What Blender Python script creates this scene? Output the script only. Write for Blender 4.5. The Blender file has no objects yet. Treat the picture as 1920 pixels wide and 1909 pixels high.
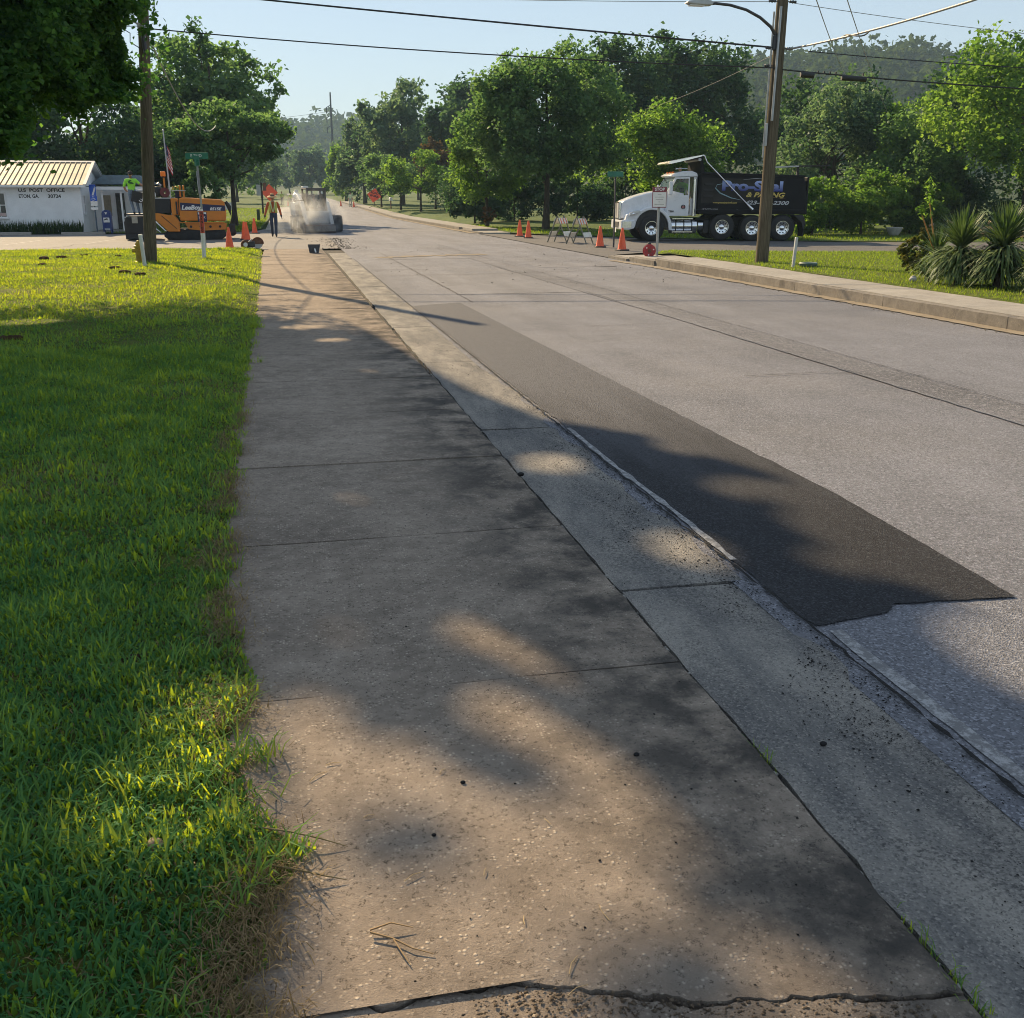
import bpy, bmesh, math, random
import numpy as np
from mathutils import Vector, Matrix, noise as mnoise

R = math.radians
PI = math.pi
scene = bpy.context.scene
COL = scene.collection
random.seed(7)
rng = np.random.default_rng(7)

# ------------------------------------------------------------------ camera, sky, sun, exposure
SUN_EL, SUN_AZ = 29.0, 20.0            # degrees; azimuth is to the left of the road's direction (+Y)
cam = bpy.data.cameras.new('camera')
cam.lens = 36.0; cam.sensor_width = 36.0
cam.clip_start = 0.05; cam.clip_end = 6000
camo = bpy.data.objects.new('camera', cam); COL.objects.link(camo)
camo.location = (0, 0, 1.65)
camo.rotation_euler = (R(90 - 16.93), 0, R(-12.23))
scene.camera = camo

world = bpy.data.worlds.new('World'); scene.world = world; world.use_nodes = True
wt = world.node_tree
for n in list(wt.nodes): wt.nodes.remove(n)
sky = wt.nodes.new('ShaderNodeTexSky'); sky.sky_type = 'NISHITA'; sky.sun_disc = False
sky.sun_elevation = R(SUN_EL); sky.sun_rotation = R(-SUN_AZ)
sky.altitude = 200; sky.air_density = 1.15; sky.dust_density = 0.12; sky.ozone_density = 1.6
bg = wt.nodes.new('ShaderNodeBackground'); bg.inputs['Strength'].default_value = 0.05
wo = wt.nodes.new('ShaderNodeOutputWorld')
veil = wt.nodes.new('ShaderNodeMix'); veil.data_type = 'RGBA'; veil.inputs[0].default_value = .5   # even pale haze over the whole sky, mixed in to lift the shade
wt.links.new(sky.outputs[0], veil.inputs[6]); veil.inputs[7].default_value = (7.2, 8.4, 9.9, 1)
wt.links.new(veil.outputs[2], bg.inputs[0]); wt.links.new(bg.outputs[0], wo.inputs[0])

sl = bpy.data.lights.new('sun', 'SUN'); sl.energy = 5.0; sl.angle = R(0.53); sl.color = (1.0, 0.76, 0.46)
so = bpy.data.objects.new('sun', sl); COL.objects.link(so)
SUNV = Vector((-math.sin(R(SUN_AZ)) * math.cos(R(SUN_EL)), math.cos(R(SUN_AZ)) * math.cos(R(SUN_EL)), math.sin(R(SUN_EL))))
so.rotation_euler = SUNV.to_track_quat('Z', 'Y').to_euler(); so.location = SUNV * 60

scene.view_settings.view_transform = 'Standard'; scene.view_settings.look = 'None'
scene.view_settings.gamma = 1.0; scene.view_settings.use_curve_mapping = False
scene.view_settings.exposure = 1.0
scene.render.engine = 'CYCLES'
cy = scene.cycles
cy.max_bounces = 6; cy.diffuse_bounces = 3; cy.glossy_bounces = 2; cy.transmission_bounces = 4
cy.transparent_max_bounces = 6; cy.volume_bounces = 0; cy.caustics_reflective = False; cy.caustics_refractive = False
cy.use_adaptive_sampling = True; cy.adaptive_threshold = 0.02
cy.use_denoising = True; cy.filter_width = 1.0
cy.sample_clamp_indirect = 4.0
cy.volume_step_rate = 2.0; cy.volume_max_steps = 128

# ------------------------------------------------------------------ helpers
def node(t, typ, props=None, **ins):
    n = t.nodes.new(typ)
    for k, v in (props or {}).items(): setattr(n, k, v)
    for k, v in ins.items():
        s = n.inputs[int(k[1:])] if (k[0] == 'i' and k[1:].isdigit()) else n.inputs[k.replace('_', ' ')]
        if isinstance(v, bpy.types.NodeSocket): t.links.new(v, s)
        else: s.default_value = v
    return n
def c4(c): return (c[0], c[1], c[2], 1.0)
def mixc(t, f, a, b, blend='MIX'):
    n = t.nodes.new('ShaderNodeMix'); n.data_type = 'RGBA'; n.blend_type = blend
    for i, v in ((0, f), (6, a), (7, b)):
        if isinstance(v, bpy.types.NodeSocket): t.links.new(v, n.inputs[i])
        else: n.inputs[i].default_value = v if i == 0 else c4(v)
    return n.outputs[2]
def mth(t, op, a, b=0.0, clamp=False):
    n = t.nodes.new('ShaderNodeMath'); n.operation = op; n.use_clamp = clamp
    for i, v in ((0, a), (1, b)):
        if isinstance(v, bpy.types.NodeSocket): t.links.new(v, n.inputs[i])
        else: n.inputs[i].default_value = v
    return n.outputs[0]
def rampv(t, f, lo, hi):
    n = t.nodes.new('ShaderNodeMapRange'); n.interpolation_type = 'SMOOTHSTEP'
    t.links.new(f, n.inputs[0]); n.inputs[1].default_value = lo; n.inputs[2].default_value = hi
    return n.outputs[0]
def noi(t, vec, scale, detail=4, rough=.6, dist=0.0):
    return node(t, 'ShaderNodeTexNoise', Vector=vec, Scale=scale, Detail=detail, Roughness=rough, Distortion=dist).outputs[0]
def newmat(name):
    m = bpy.data.materials.new(name); m.use_nodes = True
    t = m.node_tree
    for n in list(t.nodes): t.nodes.remove(n)
    out = t.nodes.new('ShaderNodeOutputMaterial')
    return m, t, out
def bsdf(t, out, color, rough=.6, metal=0., bump=None, bstr=.3, bdist=.01, spec=None, coat=0.):
    b = t.nodes.new('ShaderNodeBsdfPrincipled')
    for k, v in (('Base Color', color), ('Roughness', rough), ('Metallic', metal)):
        if isinstance(v, bpy.types.NodeSocket): t.links.new(v, b.inputs[k])
        else: b.inputs[k].default_value = c4(v) if k == 'Base Color' else v
    if spec is not None: b.inputs['Specular IOR Level'].default_value = spec
    if coat: b.inputs['Coat Weight'].default_value = coat; b.inputs['Coat Roughness'].default_value = .08
    if bump is not None:
        bn = node(t, 'ShaderNodeBump', Height=bump, Strength=bstr, Distance=bdist)
        t.links.new(bn.outputs[0], b.inputs['Normal'])
    t.links.new(b.outputs[0], out.inputs[0])
    return b
_pm = {}
def pm(name, c, rough=.55, metal=0., var=.18, scale=5., bump=0., bscale=30., dirt=0., dc=(.16, .13, .10), coat=0., spec=None):
    """painted / plain procedural material: colour with soft variation, optional dirt and relief"""
    if name in _pm: return _pm[name]
    m, t, out = newmat(name)
    tc = t.nodes.new('ShaderNodeTexCoord').outputs['Object']
    n1 = noi(t, tc, scale, 5, .65)
    f = rampv(t, n1, .3, .7)
    a = tuple(x * (1 - var) for x in c); b_ = tuple(min(1, x * (1 + var)) for x in c)
    col = mixc(t, f, a, b_)
    if dirt:
        d = rampv(t, noi(t, tc, scale * 2.7, 6, .7), .62 - dirt * .3, .82)
        col = mixc(t, mth(t, 'MULTIPLY', d, min(1, dirt * 1.6)), col, dc)
    rg = mth(t, 'ADD', mth(t, 'MULTIPLY', n1, .25), rough - .12)
    bm_ = noi(t, tc, bscale, 4, .6) if bump else None
    bsdf(t, out, col, rg, metal, bm_, bump, .02, spec, coat)
    _pm[name] = m
    return m
def mesh_np(name, v, faces):
    """faces: list of (M,k) int arrays, sizes may differ between arrays"""
    me = bpy.data.meshes.new(name)
    v = np.asarray(v, dtype=np.float32)
    me.vertices.add(len(v)); me.vertices.foreach_set('co', v.ravel())
    faces = [np.asarray(f, dtype=np.int32) for f in faces if len(f)]
    idx = np.concatenate([f.ravel() for f in faces])
    tot = np.concatenate([np.full(len(f), f.shape[1], dtype=np.int32) for f in faces])
    st = np.concatenate([[0], np.cumsum(tot)[:-1]]).astype(np.int32)
    me.loops.add(len(idx)); me.loops.foreach_set('vertex_index', idx)
    me.polygons.add(len(tot)); me.polygons.foreach_set('loop_start', st); me.polygons.foreach_set('loop_total', tot)
    me.update(calc_edges=True)
    return me
def attr(me, name, vals):
    a = me.attributes.new(name, 'FLOAT', 'POINT'); a.data.foreach_set('value', np.asarray(vals, dtype=np.float32))
def link(name, data, mat=None, parent=None):
    o = bpy.data.objects.new(name, data); COL.objects.link(o)
    if mat is not None and data is not None and hasattr(data, 'materials') and len(data.materials) == 0: data.materials.append(mat)
    if parent is not None: o.parent = parent
    return o
def tag(o, label=None, cat=None, group=None, kind=None):
    for k, v in (('label', label), ('category', cat), ('group', group), ('kind', kind)):
        if v: o[k] = v
    return o
def thing(name, label, cat, loc=(0, 0, 0), rz=0., group=None):
    o = bpy.data.objects.new(name, None); COL.objects.link(o); o.empty_display_size = .2
    o.location = loc; o.rotation_euler = (0, 0, rz)
    return tag(o, label, cat, group)
def copy_thing(o, loc, rz=None, label=None, scale=None):
    r = o.copy(); COL.objects.link(r); r.location = loc
    if rz is not None: r.rotation_euler = (r.rotation_euler[0], r.rotation_euler[1], rz)
    if scale is not None: r.scale = scale if hasattr(scale, '__len__') else (scale,) * 3
    if label: r['label'] = label
    for ch in list(o.children):
        c = ch.copy(); COL.objects.link(c); c.parent = r
        for g in list(ch.children):
            d = g.copy(); COL.objects.link(d); d.parent = c
    return r
class MB:
    def __init__(s): s.v = []; s.f = []
    def add(s, v, f):
        o = len(s.v); s.v += [tuple(p) for p in v]; s.f += [tuple(i + o for i in q) for q in f]; return s
    def box(s, c, d, rx=0., ry=0., rz=0.):
        x, y, z = d[0] / 2, d[1] / 2, d[2] / 2
        M = Matrix.Rotation(rz, 3, 'Z') @ Matrix.Rotation(ry, 3, 'Y') @ Matrix.Rotation(rx, 3, 'X'); cv = Vector(c)
        vs = [M @ Vector((a * x, b * y, e * z)) + cv for a in (-1, 1) for b in (-1, 1) for e in (-1, 1)]
        return s.add(vs, [(0, 1, 3, 2), (4, 6, 7, 5), (0, 4, 5, 1), (2, 3, 7, 6), (0, 2, 6, 4), (1, 5, 7, 3)])
    def cyl(s, p0, p1, r0, r1=None, n=12, cap=True):
        return s.tube([p0, p1], [r0, r0 if r1 is None else r1], n, cap)
    def tube(s, pts, r, n=8, cap=True):
        P = [Vector(p) for p in pts]; rr = r if hasattr(r, '__len__') else [r] * len(P)
        vs = []; fs = []; ref = None
        for i, p in enumerate(P):
            d = (P[min(i + 1, len(P) - 1)] - P[max(i - 1, 0)]).normalized()
            if ref is None: ref = Vector((0, 0, 1)) if abs(d.z) < .9 else Vector((1, 0, 0))
            u = d.cross(ref).normalized(); w = d.cross(u).normalized(); ref = -w if False else ref
            for k in range(n):
                a = 2 * PI * k / n; vs.append(p + (u * math.cos(a) + w * math.sin(a)) * rr[i])
        for i in range(len(P) - 1):
            for k in range(n):
                k2 = (k + 1) % n; fs.append((i * n + k, i * n + k2, (i + 1) * n + k2, (i + 1) * n + k))
        if cap: fs.append(tuple(range(n - 1, -1, -1))); fs.append(tuple((len(P) - 1) * n + k for k in range(n)))
        return s.add(vs, fs)
    def prism(s, prof, a, b, axis='y', taper=0.):
        """2-D profile extruded along an axis. y: prof=(x,z); x: prof=(y,z); z: prof=(x,y)"""
        f = {'y': lambda p, t: (p[0], t, p[1]), 'x': lambda p, t: (t, p[0], p[1]), 'z': lambda p, t: (p[0], p[1], t)}[axis]
        n = len(prof)
        vs = [f(p, a) for p in prof] + [f(p, b) for p in prof]
        fs = [tuple(range(n - 1, -1, -1)), tuple(range(n, 2 * n))] + [(i, (i + 1) % n, n + (i + 1) % n, n + i) for i in range(n)]
        return s.add(vs, fs)
    def lathe(s, prof, n=20, c=(0, 0, 0), axis='z', closed=False):
        f = {'z': lambda r, a, h: (c[0] + r * math.cos(a), c[1] + r * math.sin(a), c[2] + h),
             'y': lambda r, a, h: (c[0] + r * math.cos(a), c[1] + h, c[2] + r * math.sin(a)),
             'x': lambda r, a, h: (c[0] + h, c[1] + r * math.cos(a), c[2] + r * math.sin(a))}[axis]
        vs = []; fs = []; m = len(prof)
        for r, h in prof:
            for k in range(n): vs.append(f(max(r, 1e-4), 2 * PI * k / n, h))
        for i in range(m - (0 if closed else 1)):
            j = (i + 1) % m
            for k in range(n):
                k2 = (k + 1) % n; fs.append((i * n + k, i * n + k2, j * n + k2, j * n + k))
        return s.add(vs, fs)
    def sph(s, c, r, n=14, m=9):
        r = r if hasattr(r, '__len__') else (r, r, r)
        vs = []; fs = []
        for i in range(m + 1):
            th = PI * i / m
            for k in range(n):
                a = 2 * PI * k / n
                vs.append((c[0] + r[0] * math.sin(th) * math.cos(a), c[1] + r[1] * math.sin(th) * math.sin(a), c[2] + r[2] * math.cos(th)))
        for i in range(m):
            for k in range(n):
                k2 = (k + 1) % n; fs.append((i * n + k, (i + 1) * n + k, (i + 1) * n + k2, i * n + k2))
        return s.add(vs, fs)
    def build(s, name, mat, parent=None, smooth=None, bev=0., seg=2):
        me = bpy.data.meshes.new(name); me.from_pydata(s.v, [], s.f); me.update()
        bm = bmesh.new(); bm.from_mesh(me); bmesh.ops.recalc_face_normals(bm, faces=bm.faces); bm.to_mesh(me); bm.free()
        if smooth is not None:
            for p in me.polygons: p.use_smooth = True
            me.set_sharp_from_angle(angle=R(smooth))
        o = link(name, me, mat, parent)
        if bev:
            b = o.modifiers.new('bevel', 'BEVEL'); b.width = bev; b.segments = seg; b.limit_method = 'ANGLE'; b.angle_limit = R(35)
        return o
def text(body, size, loc, rot, mat, parent=None, shear=0., bold=0., ext=.002, align='LEFT', sx=1., name='lettering', space=1.):
    cu = bpy.data.curves.new(name, 'FONT'); cu.body = body; cu.size = size; cu.shear = shear; cu.offset = bold; cu.extrude = ext
    cu.align_x = align; cu.space_character = space; cu.resolution_u = 3
    tmp = bpy.data.objects.new('tmp', cu); COL.objects.link(tmp)
    me = bpy.data.meshes.new_from_object(tmp.evaluated_get(bpy.context.evaluated_depsgraph_get())); bpy.data.objects.remove(tmp)
    me.materials.clear(); me.materials.append(mat)
    o = link(name, me, None, parent); o.location = loc; o.rotation_euler = rot; o.scale = (sx, 1, 1)
    return o
def wob(x, y, s=1., seed=0.): return mnoise.noise(Vector((x * s + seed, y * s - seed * .7, seed * 1.3)))
def rise(y): return 0.0 if y < 90 else (y - 90) * .0115
# ------------------------------------------------------------------ ground materials
def m_concrete(name, c1, c2, agg=95., grime=None, speck=.5, bumpk=.5, sand=(.36, .30, .22)):
    m, t, out = newmat(name)
    P = t.nodes.new('ShaderNodeNewGeometry').outputs['Position']
    big = rampv(t, noi(t, P, 1.1, 6, .6), .32, .68)
    mid = rampv(t, noi(t, P, 7., 7, .7), .3, .7)
    col = mixc(t, mth(t, 'MULTIPLY', mth(t, 'ADD', big, mid), .5), c1, c2)
    orr = t.nodes.new('ShaderNodeObjectInfo').outputs['Random']
    col = mixc(t, mth(t, 'MULTIPLY', orr, .14), col, tuple(x * .55 for x in c1))
    st_ = rampv(t, noi(t, P, 3.1, 8, .75, .6), .52, .74)
    col = mixc(t, mth(t, 'MULTIPLY', st_, .45), col, tuple(x * .6 for x in c1))
    vo = node(t, 'ShaderNodeTexVoronoi', Vector=P, Scale=agg)
    cell = node(t, 'ShaderNodeSeparateColor', i0=vo.outputs['Color']).outputs[0]
    stone = mth(t, 'MULTIPLY', rampv(t, cell, .55, .95), rampv(t, mth(t, 'SUBTRACT', .55, vo.outputs['Distance']), .0, .35))
    stone = mth(t, 'MULTIPLY', stone, rampv(t, noi(t, P, 14., 4, .6), .36, .62))
    col = mixc(t, mth(t, 'MULTIPLY', stone, speck), col, sand)
    dk = mth(t, 'MULTIPLY', rampv(t, mth(t, 'SUBTRACT', 1., cell), .72, 1.), rampv(t, noi(t, P, 260., 2), .45, .6))
    col = mixc(t, mth(t, 'MULTIPLY', dk, speck), col, tuple(x * .45 for x in c1))
    spk = rampv(t, noi(t, P, 300., 1, .5), .66, .73)
    col = mixc(t, mth(t, 'MULTIPLY', mth(t, 'MULTIPLY', spk, rampv(t, noi(t, P, 9., 4, .6), .42, .7)), speck), col, (.55, .48, .40))
    pit = mth(t, 'MULTIPLY', rampv(t, noi(t, P, 210., 2, .5), .64, .70), rampv(t, noi(t, P, 6., 4, .6), .4, .65))
    col = mixc(t, mth(t, 'MULTIPLY', pit, .75), col, tuple(x * .3 for x in c1))
    if grime:
        xs = node(t, 'ShaderNodeSeparateXYZ', Vector=P).outputs[0]
        g = mth(t, 'MULTIPLY', rampv(t, xs, grime[0], grime[1]), rampv(t, noi(t, P, 2.4, 7, .7), .38, .62))
        col = mixc(t, mth(t, 'MULTIPLY', g, grime[2]), col, grime[3])
    h = mth(t, 'ADD', mth(t, 'MULTIPLY', noi(t, P, 170., 5, .75), .8), mth(t, 'MULTIPLY', stone, .5))
    bsdf(t, out, col, .95, 0., h, bumpk, .008, .06)
    return m
def m_asphalt(name, c1, c2, agg=110., dark=(.02, .02, .022), speck=.5, bumpk=.6, crack=0., rough=.85, streak=True, tint=None, worn=None):  # worn: y range and colour of grazing sheen painted into the far part
    m, t, out = newmat(name)
    P = t.nodes.new('ShaderNodeNewGeometry').outputs['Position']
    mp = node(t, 'ShaderNodeMapping', Vector=P, Scale=(1., .12, 1.)).outputs[0]
    lane = rampv(t, noi(t, mp, 1.3, 4, .5), .3, .7)
    blot = rampv(t, noi(t, P, .8, 6, .65), .3, .7)
    col = mixc(t, mth(t, 'ADD', mth(t, 'MULTIPLY', lane, .55 if streak else 0.), mth(t, 'MULTIPLY', blot, .45)), c1, c2)
    if tint:
        col = mixc(t, mth(t, 'MULTIPLY', rampv(t, noi(t, P, .35, 4, .6), .45, .72), .55), col, tint)
    if worn:  # worn: far part painted towards road tone in place of grazing sheen
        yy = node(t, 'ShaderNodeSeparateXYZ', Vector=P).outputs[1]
        sheen_f = rampv(t, mth(t, 'ADD', yy, mth(t, 'MULTIPLY', mth(t, 'SUBTRACT', noi(t, mp, 2.2, 6, .7), .5), 6.)), worn[0], worn[1])
        col = mixc(t, mth(t, 'MULTIPLY', sheen_f, .9), col, worn[2])
    vo = node(t, 'ShaderNodeTexVoronoi', Vector=P, Scale=agg)
    cell = node(t, 'ShaderNodeSeparateColor', i0=vo.outputs['Color'])
    col = mixc(t, mth(t, 'MULTIPLY', rampv(t, cell.outputs[0], .6, 1.), speck), col, tuple(min(1, x * 1.8) for x in c2))
    col = mixc(t, mth(t, 'MULTIPLY', rampv(t, cell.outputs[1], .62, 1.), speck), col, dark)
    if crack:
        wv = node(t, 'ShaderNodeTexVoronoi', {'feature': 'DISTANCE_TO_EDGE'}, Vector=mixc(t, .12, P, node(t, 'ShaderNodeTexNoise', Vector=P, Scale=1.6, Detail=5.).outputs[1]), Scale=3.2)
        ck = mth(t, 'MULTIPLY', mth(t, 'SUBTRACT', 1., rampv(t, wv.outputs[0], .004, .03)), rampv(t, noi(t, P, .5, 4), .58, .68))
        col = mixc(t, mth(t, 'MULTIPLY', ck, crack), col, dark)
    h = mth(t, 'ADD', vo.outputs['Distance'], mth(t, 'MULTIPLY', noi(t, P, 70., 4, .7), .8))
    bsdf(t, out, col, rough, 0., h, bumpk, .010, .15)
    return m
M_walk = m_concrete('worn_concrete', (.190, .157, .128), (.370, .308, .250), 88., (.45, 1.28, .88, (.050, .048, .046)), 1.0, .9, (.50, .43, .35))
M_walk2 = m_concrete('pale_concrete', (.25, .236, .215), (.37, .35, .318), 80., None, .3, .3)
M_kerbstone = m_concrete('kerb_concrete', (.15, .138, .125), (.28, .258, .23), 60., None, .5, .5)
def m_gutter():
    m, t, out = newmat('tar_stained_gutter_concrete')
    P = t.nodes.new('ShaderNodeNewGeometry').outputs['Position']
    mp = node(t, 'ShaderNodeMapping', Vector=P, Scale=(1., .35, 1.)).outputs[0]
    big = rampv(t, noi(t, mp, 2.6, 7, .7), .35, .68)
    col = mixc(t, big, (.125, .122, .120), (.285, .265, .235))
    xs = node(t, 'ShaderNodeSeparateXYZ', Vector=P).outputs[0]
    tar = mth(t, 'MULTIPLY', rampv(t, noi(t, P, 55., 5, .75), .47, .60), rampv(t, noi(t, mp, 3.4, 5, .65, .4), .36, .66))
    edge = mth(t, 'SUBTRACT', 1., mth(t, 'MULTIPLY', mth(t, 'SUBTRACT', 1., rampv(t, xs, 1.38, 1.50)), .8))
    col = mixc(t, mth(t, 'MULTIPLY', mth(t, 'MULTIPLY', tar, edge), .85), col, (.026, .026, .029))
    vo = node(t, 'ShaderNodeTexVoronoi', Vector=P, Scale=150.)
    cell = node(t, 'ShaderNodeSeparateColor', i0=vo.outputs['Color'])
    col = mixc(t, mth(t, 'MULTIPLY', rampv(t, cell.outputs[0], .7, 1.), .45), col, (.40, .37, .33))
    col = mixc(t, mth(t, 'MULTIPLY', rampv(t, cell.outputs[1], .7, 1.), .5), col, (.04, .04, .042))
    bsdf(t, out, col, .86, 0., mth(t, 'ADD', vo.outputs['Distance'], noi(t, P, 60., 5, .75)), .6, .01, .25)
    return m
M_gutter = m_gutter()
M_road = m_asphalt('aged_asphalt', (.108, .111, .126), (.200, .204, .228), 120., (.045, .046, .050), .62, .6, .45, .84, True, (.205, .200, .205))
M_patch = m_asphalt('new_asphalt_patch', (.022, .0225, .026), (.043, .044, .049), 120., (.008, .008, .009), .7, .7, 0., .78, False, None, (4.6, 10.0, (.128, .130, .145)))  # paler far end is sheen painted into the colour
M_lot = m_asphalt('sunbleached_lot_asphalt', (.150, .144, .140), (.215, .206, .198), 60., (.08, .075, .07), .3, .3, .8, .85, False, (.22, .20, .18))
M_street = m_asphalt('side_street_asphalt', (.095, .092, .092), (.15, .142, .138), 60., (.04, .04, .04), .3, .3, .6, .85, False)
M_tar = m_asphalt('tar_joint', (.014, .014, .015), (.03, .029, .028), 60., (.005, .005, .006), .3, .8, 0., .8, False)
M_joint = m_asphalt('open_pavement_seam', (.04, .036, .032), (.075, .066, .058), 60., (.012, .012, .012), .4, .8, 0., .9, False)
M_sand = m_concrete('gutter_sand', (.23, .195, .15), (.31, .265, .205), 140., None, .3, .6)
M_whitepaint = None
def m_paint():
    m, t, out = newmat('worn_white_road_paint')
    P = t.nodes.new('ShaderNodeNewGeometry').outputs['Position']
    f = rampv(t, noi(t, P, 26., 7, .8), .44, .60)
    col = mixc(t, f, (.14, .14, .145), (.33, .33, .335))
    bsdf(t, out, col, .8, 0., noi(t, P, 80., 4), .4, .01)
    return m
M_whitepaint = m_paint()
def m_soil(name, c1, c2, sc=9.):
    m, t, out = newmat(name)
    P = t.nodes.new('ShaderNodeNewGeometry').outputs['Position']
    f = rampv(t, noi(t, P, sc, 7, .7), .3, .7)
    f2 = rampv(t, noi(t, P, sc * .12, 4, .6), .35, .65)
    col = mixc(t, mth(t, 'MULTIPLY', mth(t, 'ADD', f, f2), .5), c1, c2)
    bsdf(t, out, col, .95, 0., noi(t, P, sc * 5, 6, .75), .8, .03, .1)
    return m
M_lawnbase = m_soil('thatchy_lawn_soil', (.060, .080, .018), (.13, .155, .030), 12.)
M_field = m_soil('distant_grass_ground', (.045, .080, .022), (.090, .125, .035), 3.)
M_dirt = m_soil('red_clay_dirt', (.14, .075, .035), (.24, .14, .07), 14.)

# ------------------------------------------------------------------ terrain, roads
def sheet(name, xs, ys, zf, mat, parent=None, kind='structure', label=None):
    X, Y = np.meshgrid(np.array(xs, float), np.array(ys, float))
    Z = np.array([[zf(x, y) for x in xs] for y in ys])
    v = np.stack([X.ravel(), Y.ravel(), Z.ravel()], 1); nx = len(xs); ny = len(ys)
    i = (np.arange(ny - 1)[:, None] * nx + np.arange(nx - 1)[None]).ravel()
    me = mesh_np(name, v, [np.stack([i, i + 1, i + nx + 1, i + nx], 1)])
    o = link(name, me, mat, parent)
    if kind and parent is None: o['kind'] = kind
    if label: o['label'] = label
    return o
sheet('ground', [-2500, -600, -150, -60, -30, -15, 0, 15, 30, 60, 150, 600, 2500],
      [-300, -60, -10, 0, 40, 90, 130, 200, 300, 450, 700, 1500, 4000], lambda x, y: rise(y) - .16, M_field)
ry = list(np.arange(-8, 40, 1.0)) + list(np.arange(40, 330, 6.0))
sheet('road', [1.9, 2.4, 4, 5.9, 7.5, 9.1, 9.55], ry, lambda x, y: rise(y) - .022 + .0025 * wob(x, y, .4) - (.012 if x > 9 else 0), M_road)
# left side street and post office lot, right side street
def poly_sheet(name, pts, z, mat, kind='structure'):
    me = bpy.data.meshes.new(name); me.from_pydata([(p[0], p[1], z if len(p) < 3 else p[2]) for p in pts], [], [tuple(range(len(pts)))]); me.update()
    o = link(name, me, mat); o['kind'] = kind; return o
lotpts = [(1.92, 36.3), (-.7, 36.15), (-4, 36.5), (-9, 36.3), (-16, 36.6), (-40, 37), (-40, 53.2), (-12, 53.0), (-6, 52.8), (-3.2, 53.2), (-1.8, 54.6), (-1.2, 57), (-.9, 60), (1.92, 60)]
poly_sheet('left_side_street', lotpts, -.012, M_lot)
stpts = [(9.2, 29.2), (9.9, 30.6), (10.9, 31.4), (12.2, 30.5), (14.5, 29.6), (16.7, 29.0), (18.3, 28.9), (24, 28.6), (45, 27), (45, 33), (27.5, 35.8), (21, 37.6), (18, 39.6), (14.6, 43.2), (12.2, 46.6), (10.4, 48.5), (9.2, 50)]
poly_sheet('right_side_street', stpts, -.014, M_street)

# dark new asphalt patch with a ragged edge
pts = []
def ragged(a, b, n, amp, sd):
    o = []
    for i in range(n):
        f = i / n; o.append((a[0] + (b[0] - a[0]) * f + amp * (wob(f * n, sd, .9) + .6 * wob(f * n, sd, 3.1)), a[1] + (b[1] - a[1]) * f + amp * wob(sd, f * n, 1.1)))
    return o
pts = ragged((2.02, 3.49), (2.44, 3.575), 8, .012, 3) + ragged((2.47, 3.64), (3.03, 3.60), 12, .012, 5) + ragged((3.03, 3.60), (3.08, 5.2), 14, .008, 7) \
    + ragged((3.08, 5.2), (2.80, 17.0), 70, .014, 8) + ragged((2.80, 17.0), (1.97, 16.6), 14, .06, 11) \
    + ragged((1.97, 16.6), (2.02, 3.49), 110, .022, 13)
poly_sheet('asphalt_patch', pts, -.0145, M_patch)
# older, lighter utility-cut rectangles further up
for q, (a, b, c, d, mt) in enumerate([(3.05, 5.8, 18.5, 23.8, M_lot), (2.4, 5.4, 29.6, 33.0, M_lot), (6.2, 8.2, 25.4, 27.0, M_lot)]):
    p_ = ragged((a, c), (b, c), 14, .03, 20 + q) + ragged((b, c), (b, d), 18, .03, 30 + q) + ragged((b, d), (a, d), 14, .03, 40 + q) + ragged((a, d), (a, c), 18, .03, 50 + q)
    poly_sheet('road_repair', p_, -.0178, m_asphalt('faded_repair_asphalt', (.125, .127, .140), (.205, .207, .226), 110., (.055, .055, .058), .35, .5, .3, .84, True) if q == 0 else bpy.data.materials['faded_repair_asphalt'])
def strip(name, path, w, z, mat, amp=.006, sd=1., kind='structure', parent=None, step=.12, wv=.4):
    """thin ragged ribbon laid along a path (cracks, seams, sealed joints)"""
    P = [Vector((p[0], p[1], 0)) for p in path]; pts = []
    for a, b in zip(P[:-1], P[1:]):
        n = max(2, int((b - a).length / step))
        for i in range(n): pts.append(a.lerp(b, i / n))
    pts.append(P[-1])
    vs = []; fs = []
    for i, p in enumerate(pts):
        d = (pts[min(i + 1, len(pts) - 1)] - pts[max(i - 1, 0)]).normalized(); nrm = Vector((-d.y, d.x, 0))
        off = amp * (wob(i * .35, sd, 1.) + .7 * wob(i * 1.1, sd + 5, 1.)); ww = max(.0005, w * (1 + wv * wob(i * .6, sd + 9, 1.) * 1.6))
        c = p + nrm * off; zz = z + rise(p.y)
        for k in (-1, 1): vs.append((c.x + nrm.x * k * ww / 2, c.y + nrm.y * k * ww / 2, zz))
        if i: fs.append((2 * i - 2, 2 * i - 1, 2 * i + 1, 2 * i))
    me = bpy.data.meshes.new(name); me.from_pydata(vs, [], fs); me.update()
    o = link(name, me, mat, parent)
    if parent is None: o['kind'] = kind
    return o
strip('centre_seam', [(5.97, 2), (5.97, 12), (5.93, 19), (5.7, 26), (5.6, 40), (5.6, 75)], .010, -.0105, M_joint, .02, 3, step=.12, wv=.8)
strip('lane_seam', [(3.02, 17), (3.0, 24), (2.95, 34)], .012, -.0105, M_joint, .02, 5)
strip('lane_seam', [(5.45, 3), (5.45, 14), (5.2, 26)], .03, -.012, M_road, .02, 6)
M_ravel = m_asphalt('ravelled_asphalt_band', (.105, .106, .117), (.195, .196, .212), 75., (.04, .04, .044), .6, .8, 0., .88, True)
strip('ravelled_band', [(5.70, 1), (5.70, 12), (5.66, 19), (5.45, 26), (5.35, 36)], .46, -.0165, M_ravel, .03, 7, wv=.12, step=.3)
strip('cross_crack', [(2.0, 23.2), (4.2, 23.35), (6.1, 23.8), (9.1, 24.3)], .02, -.010, M_joint, .03, 8)
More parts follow.
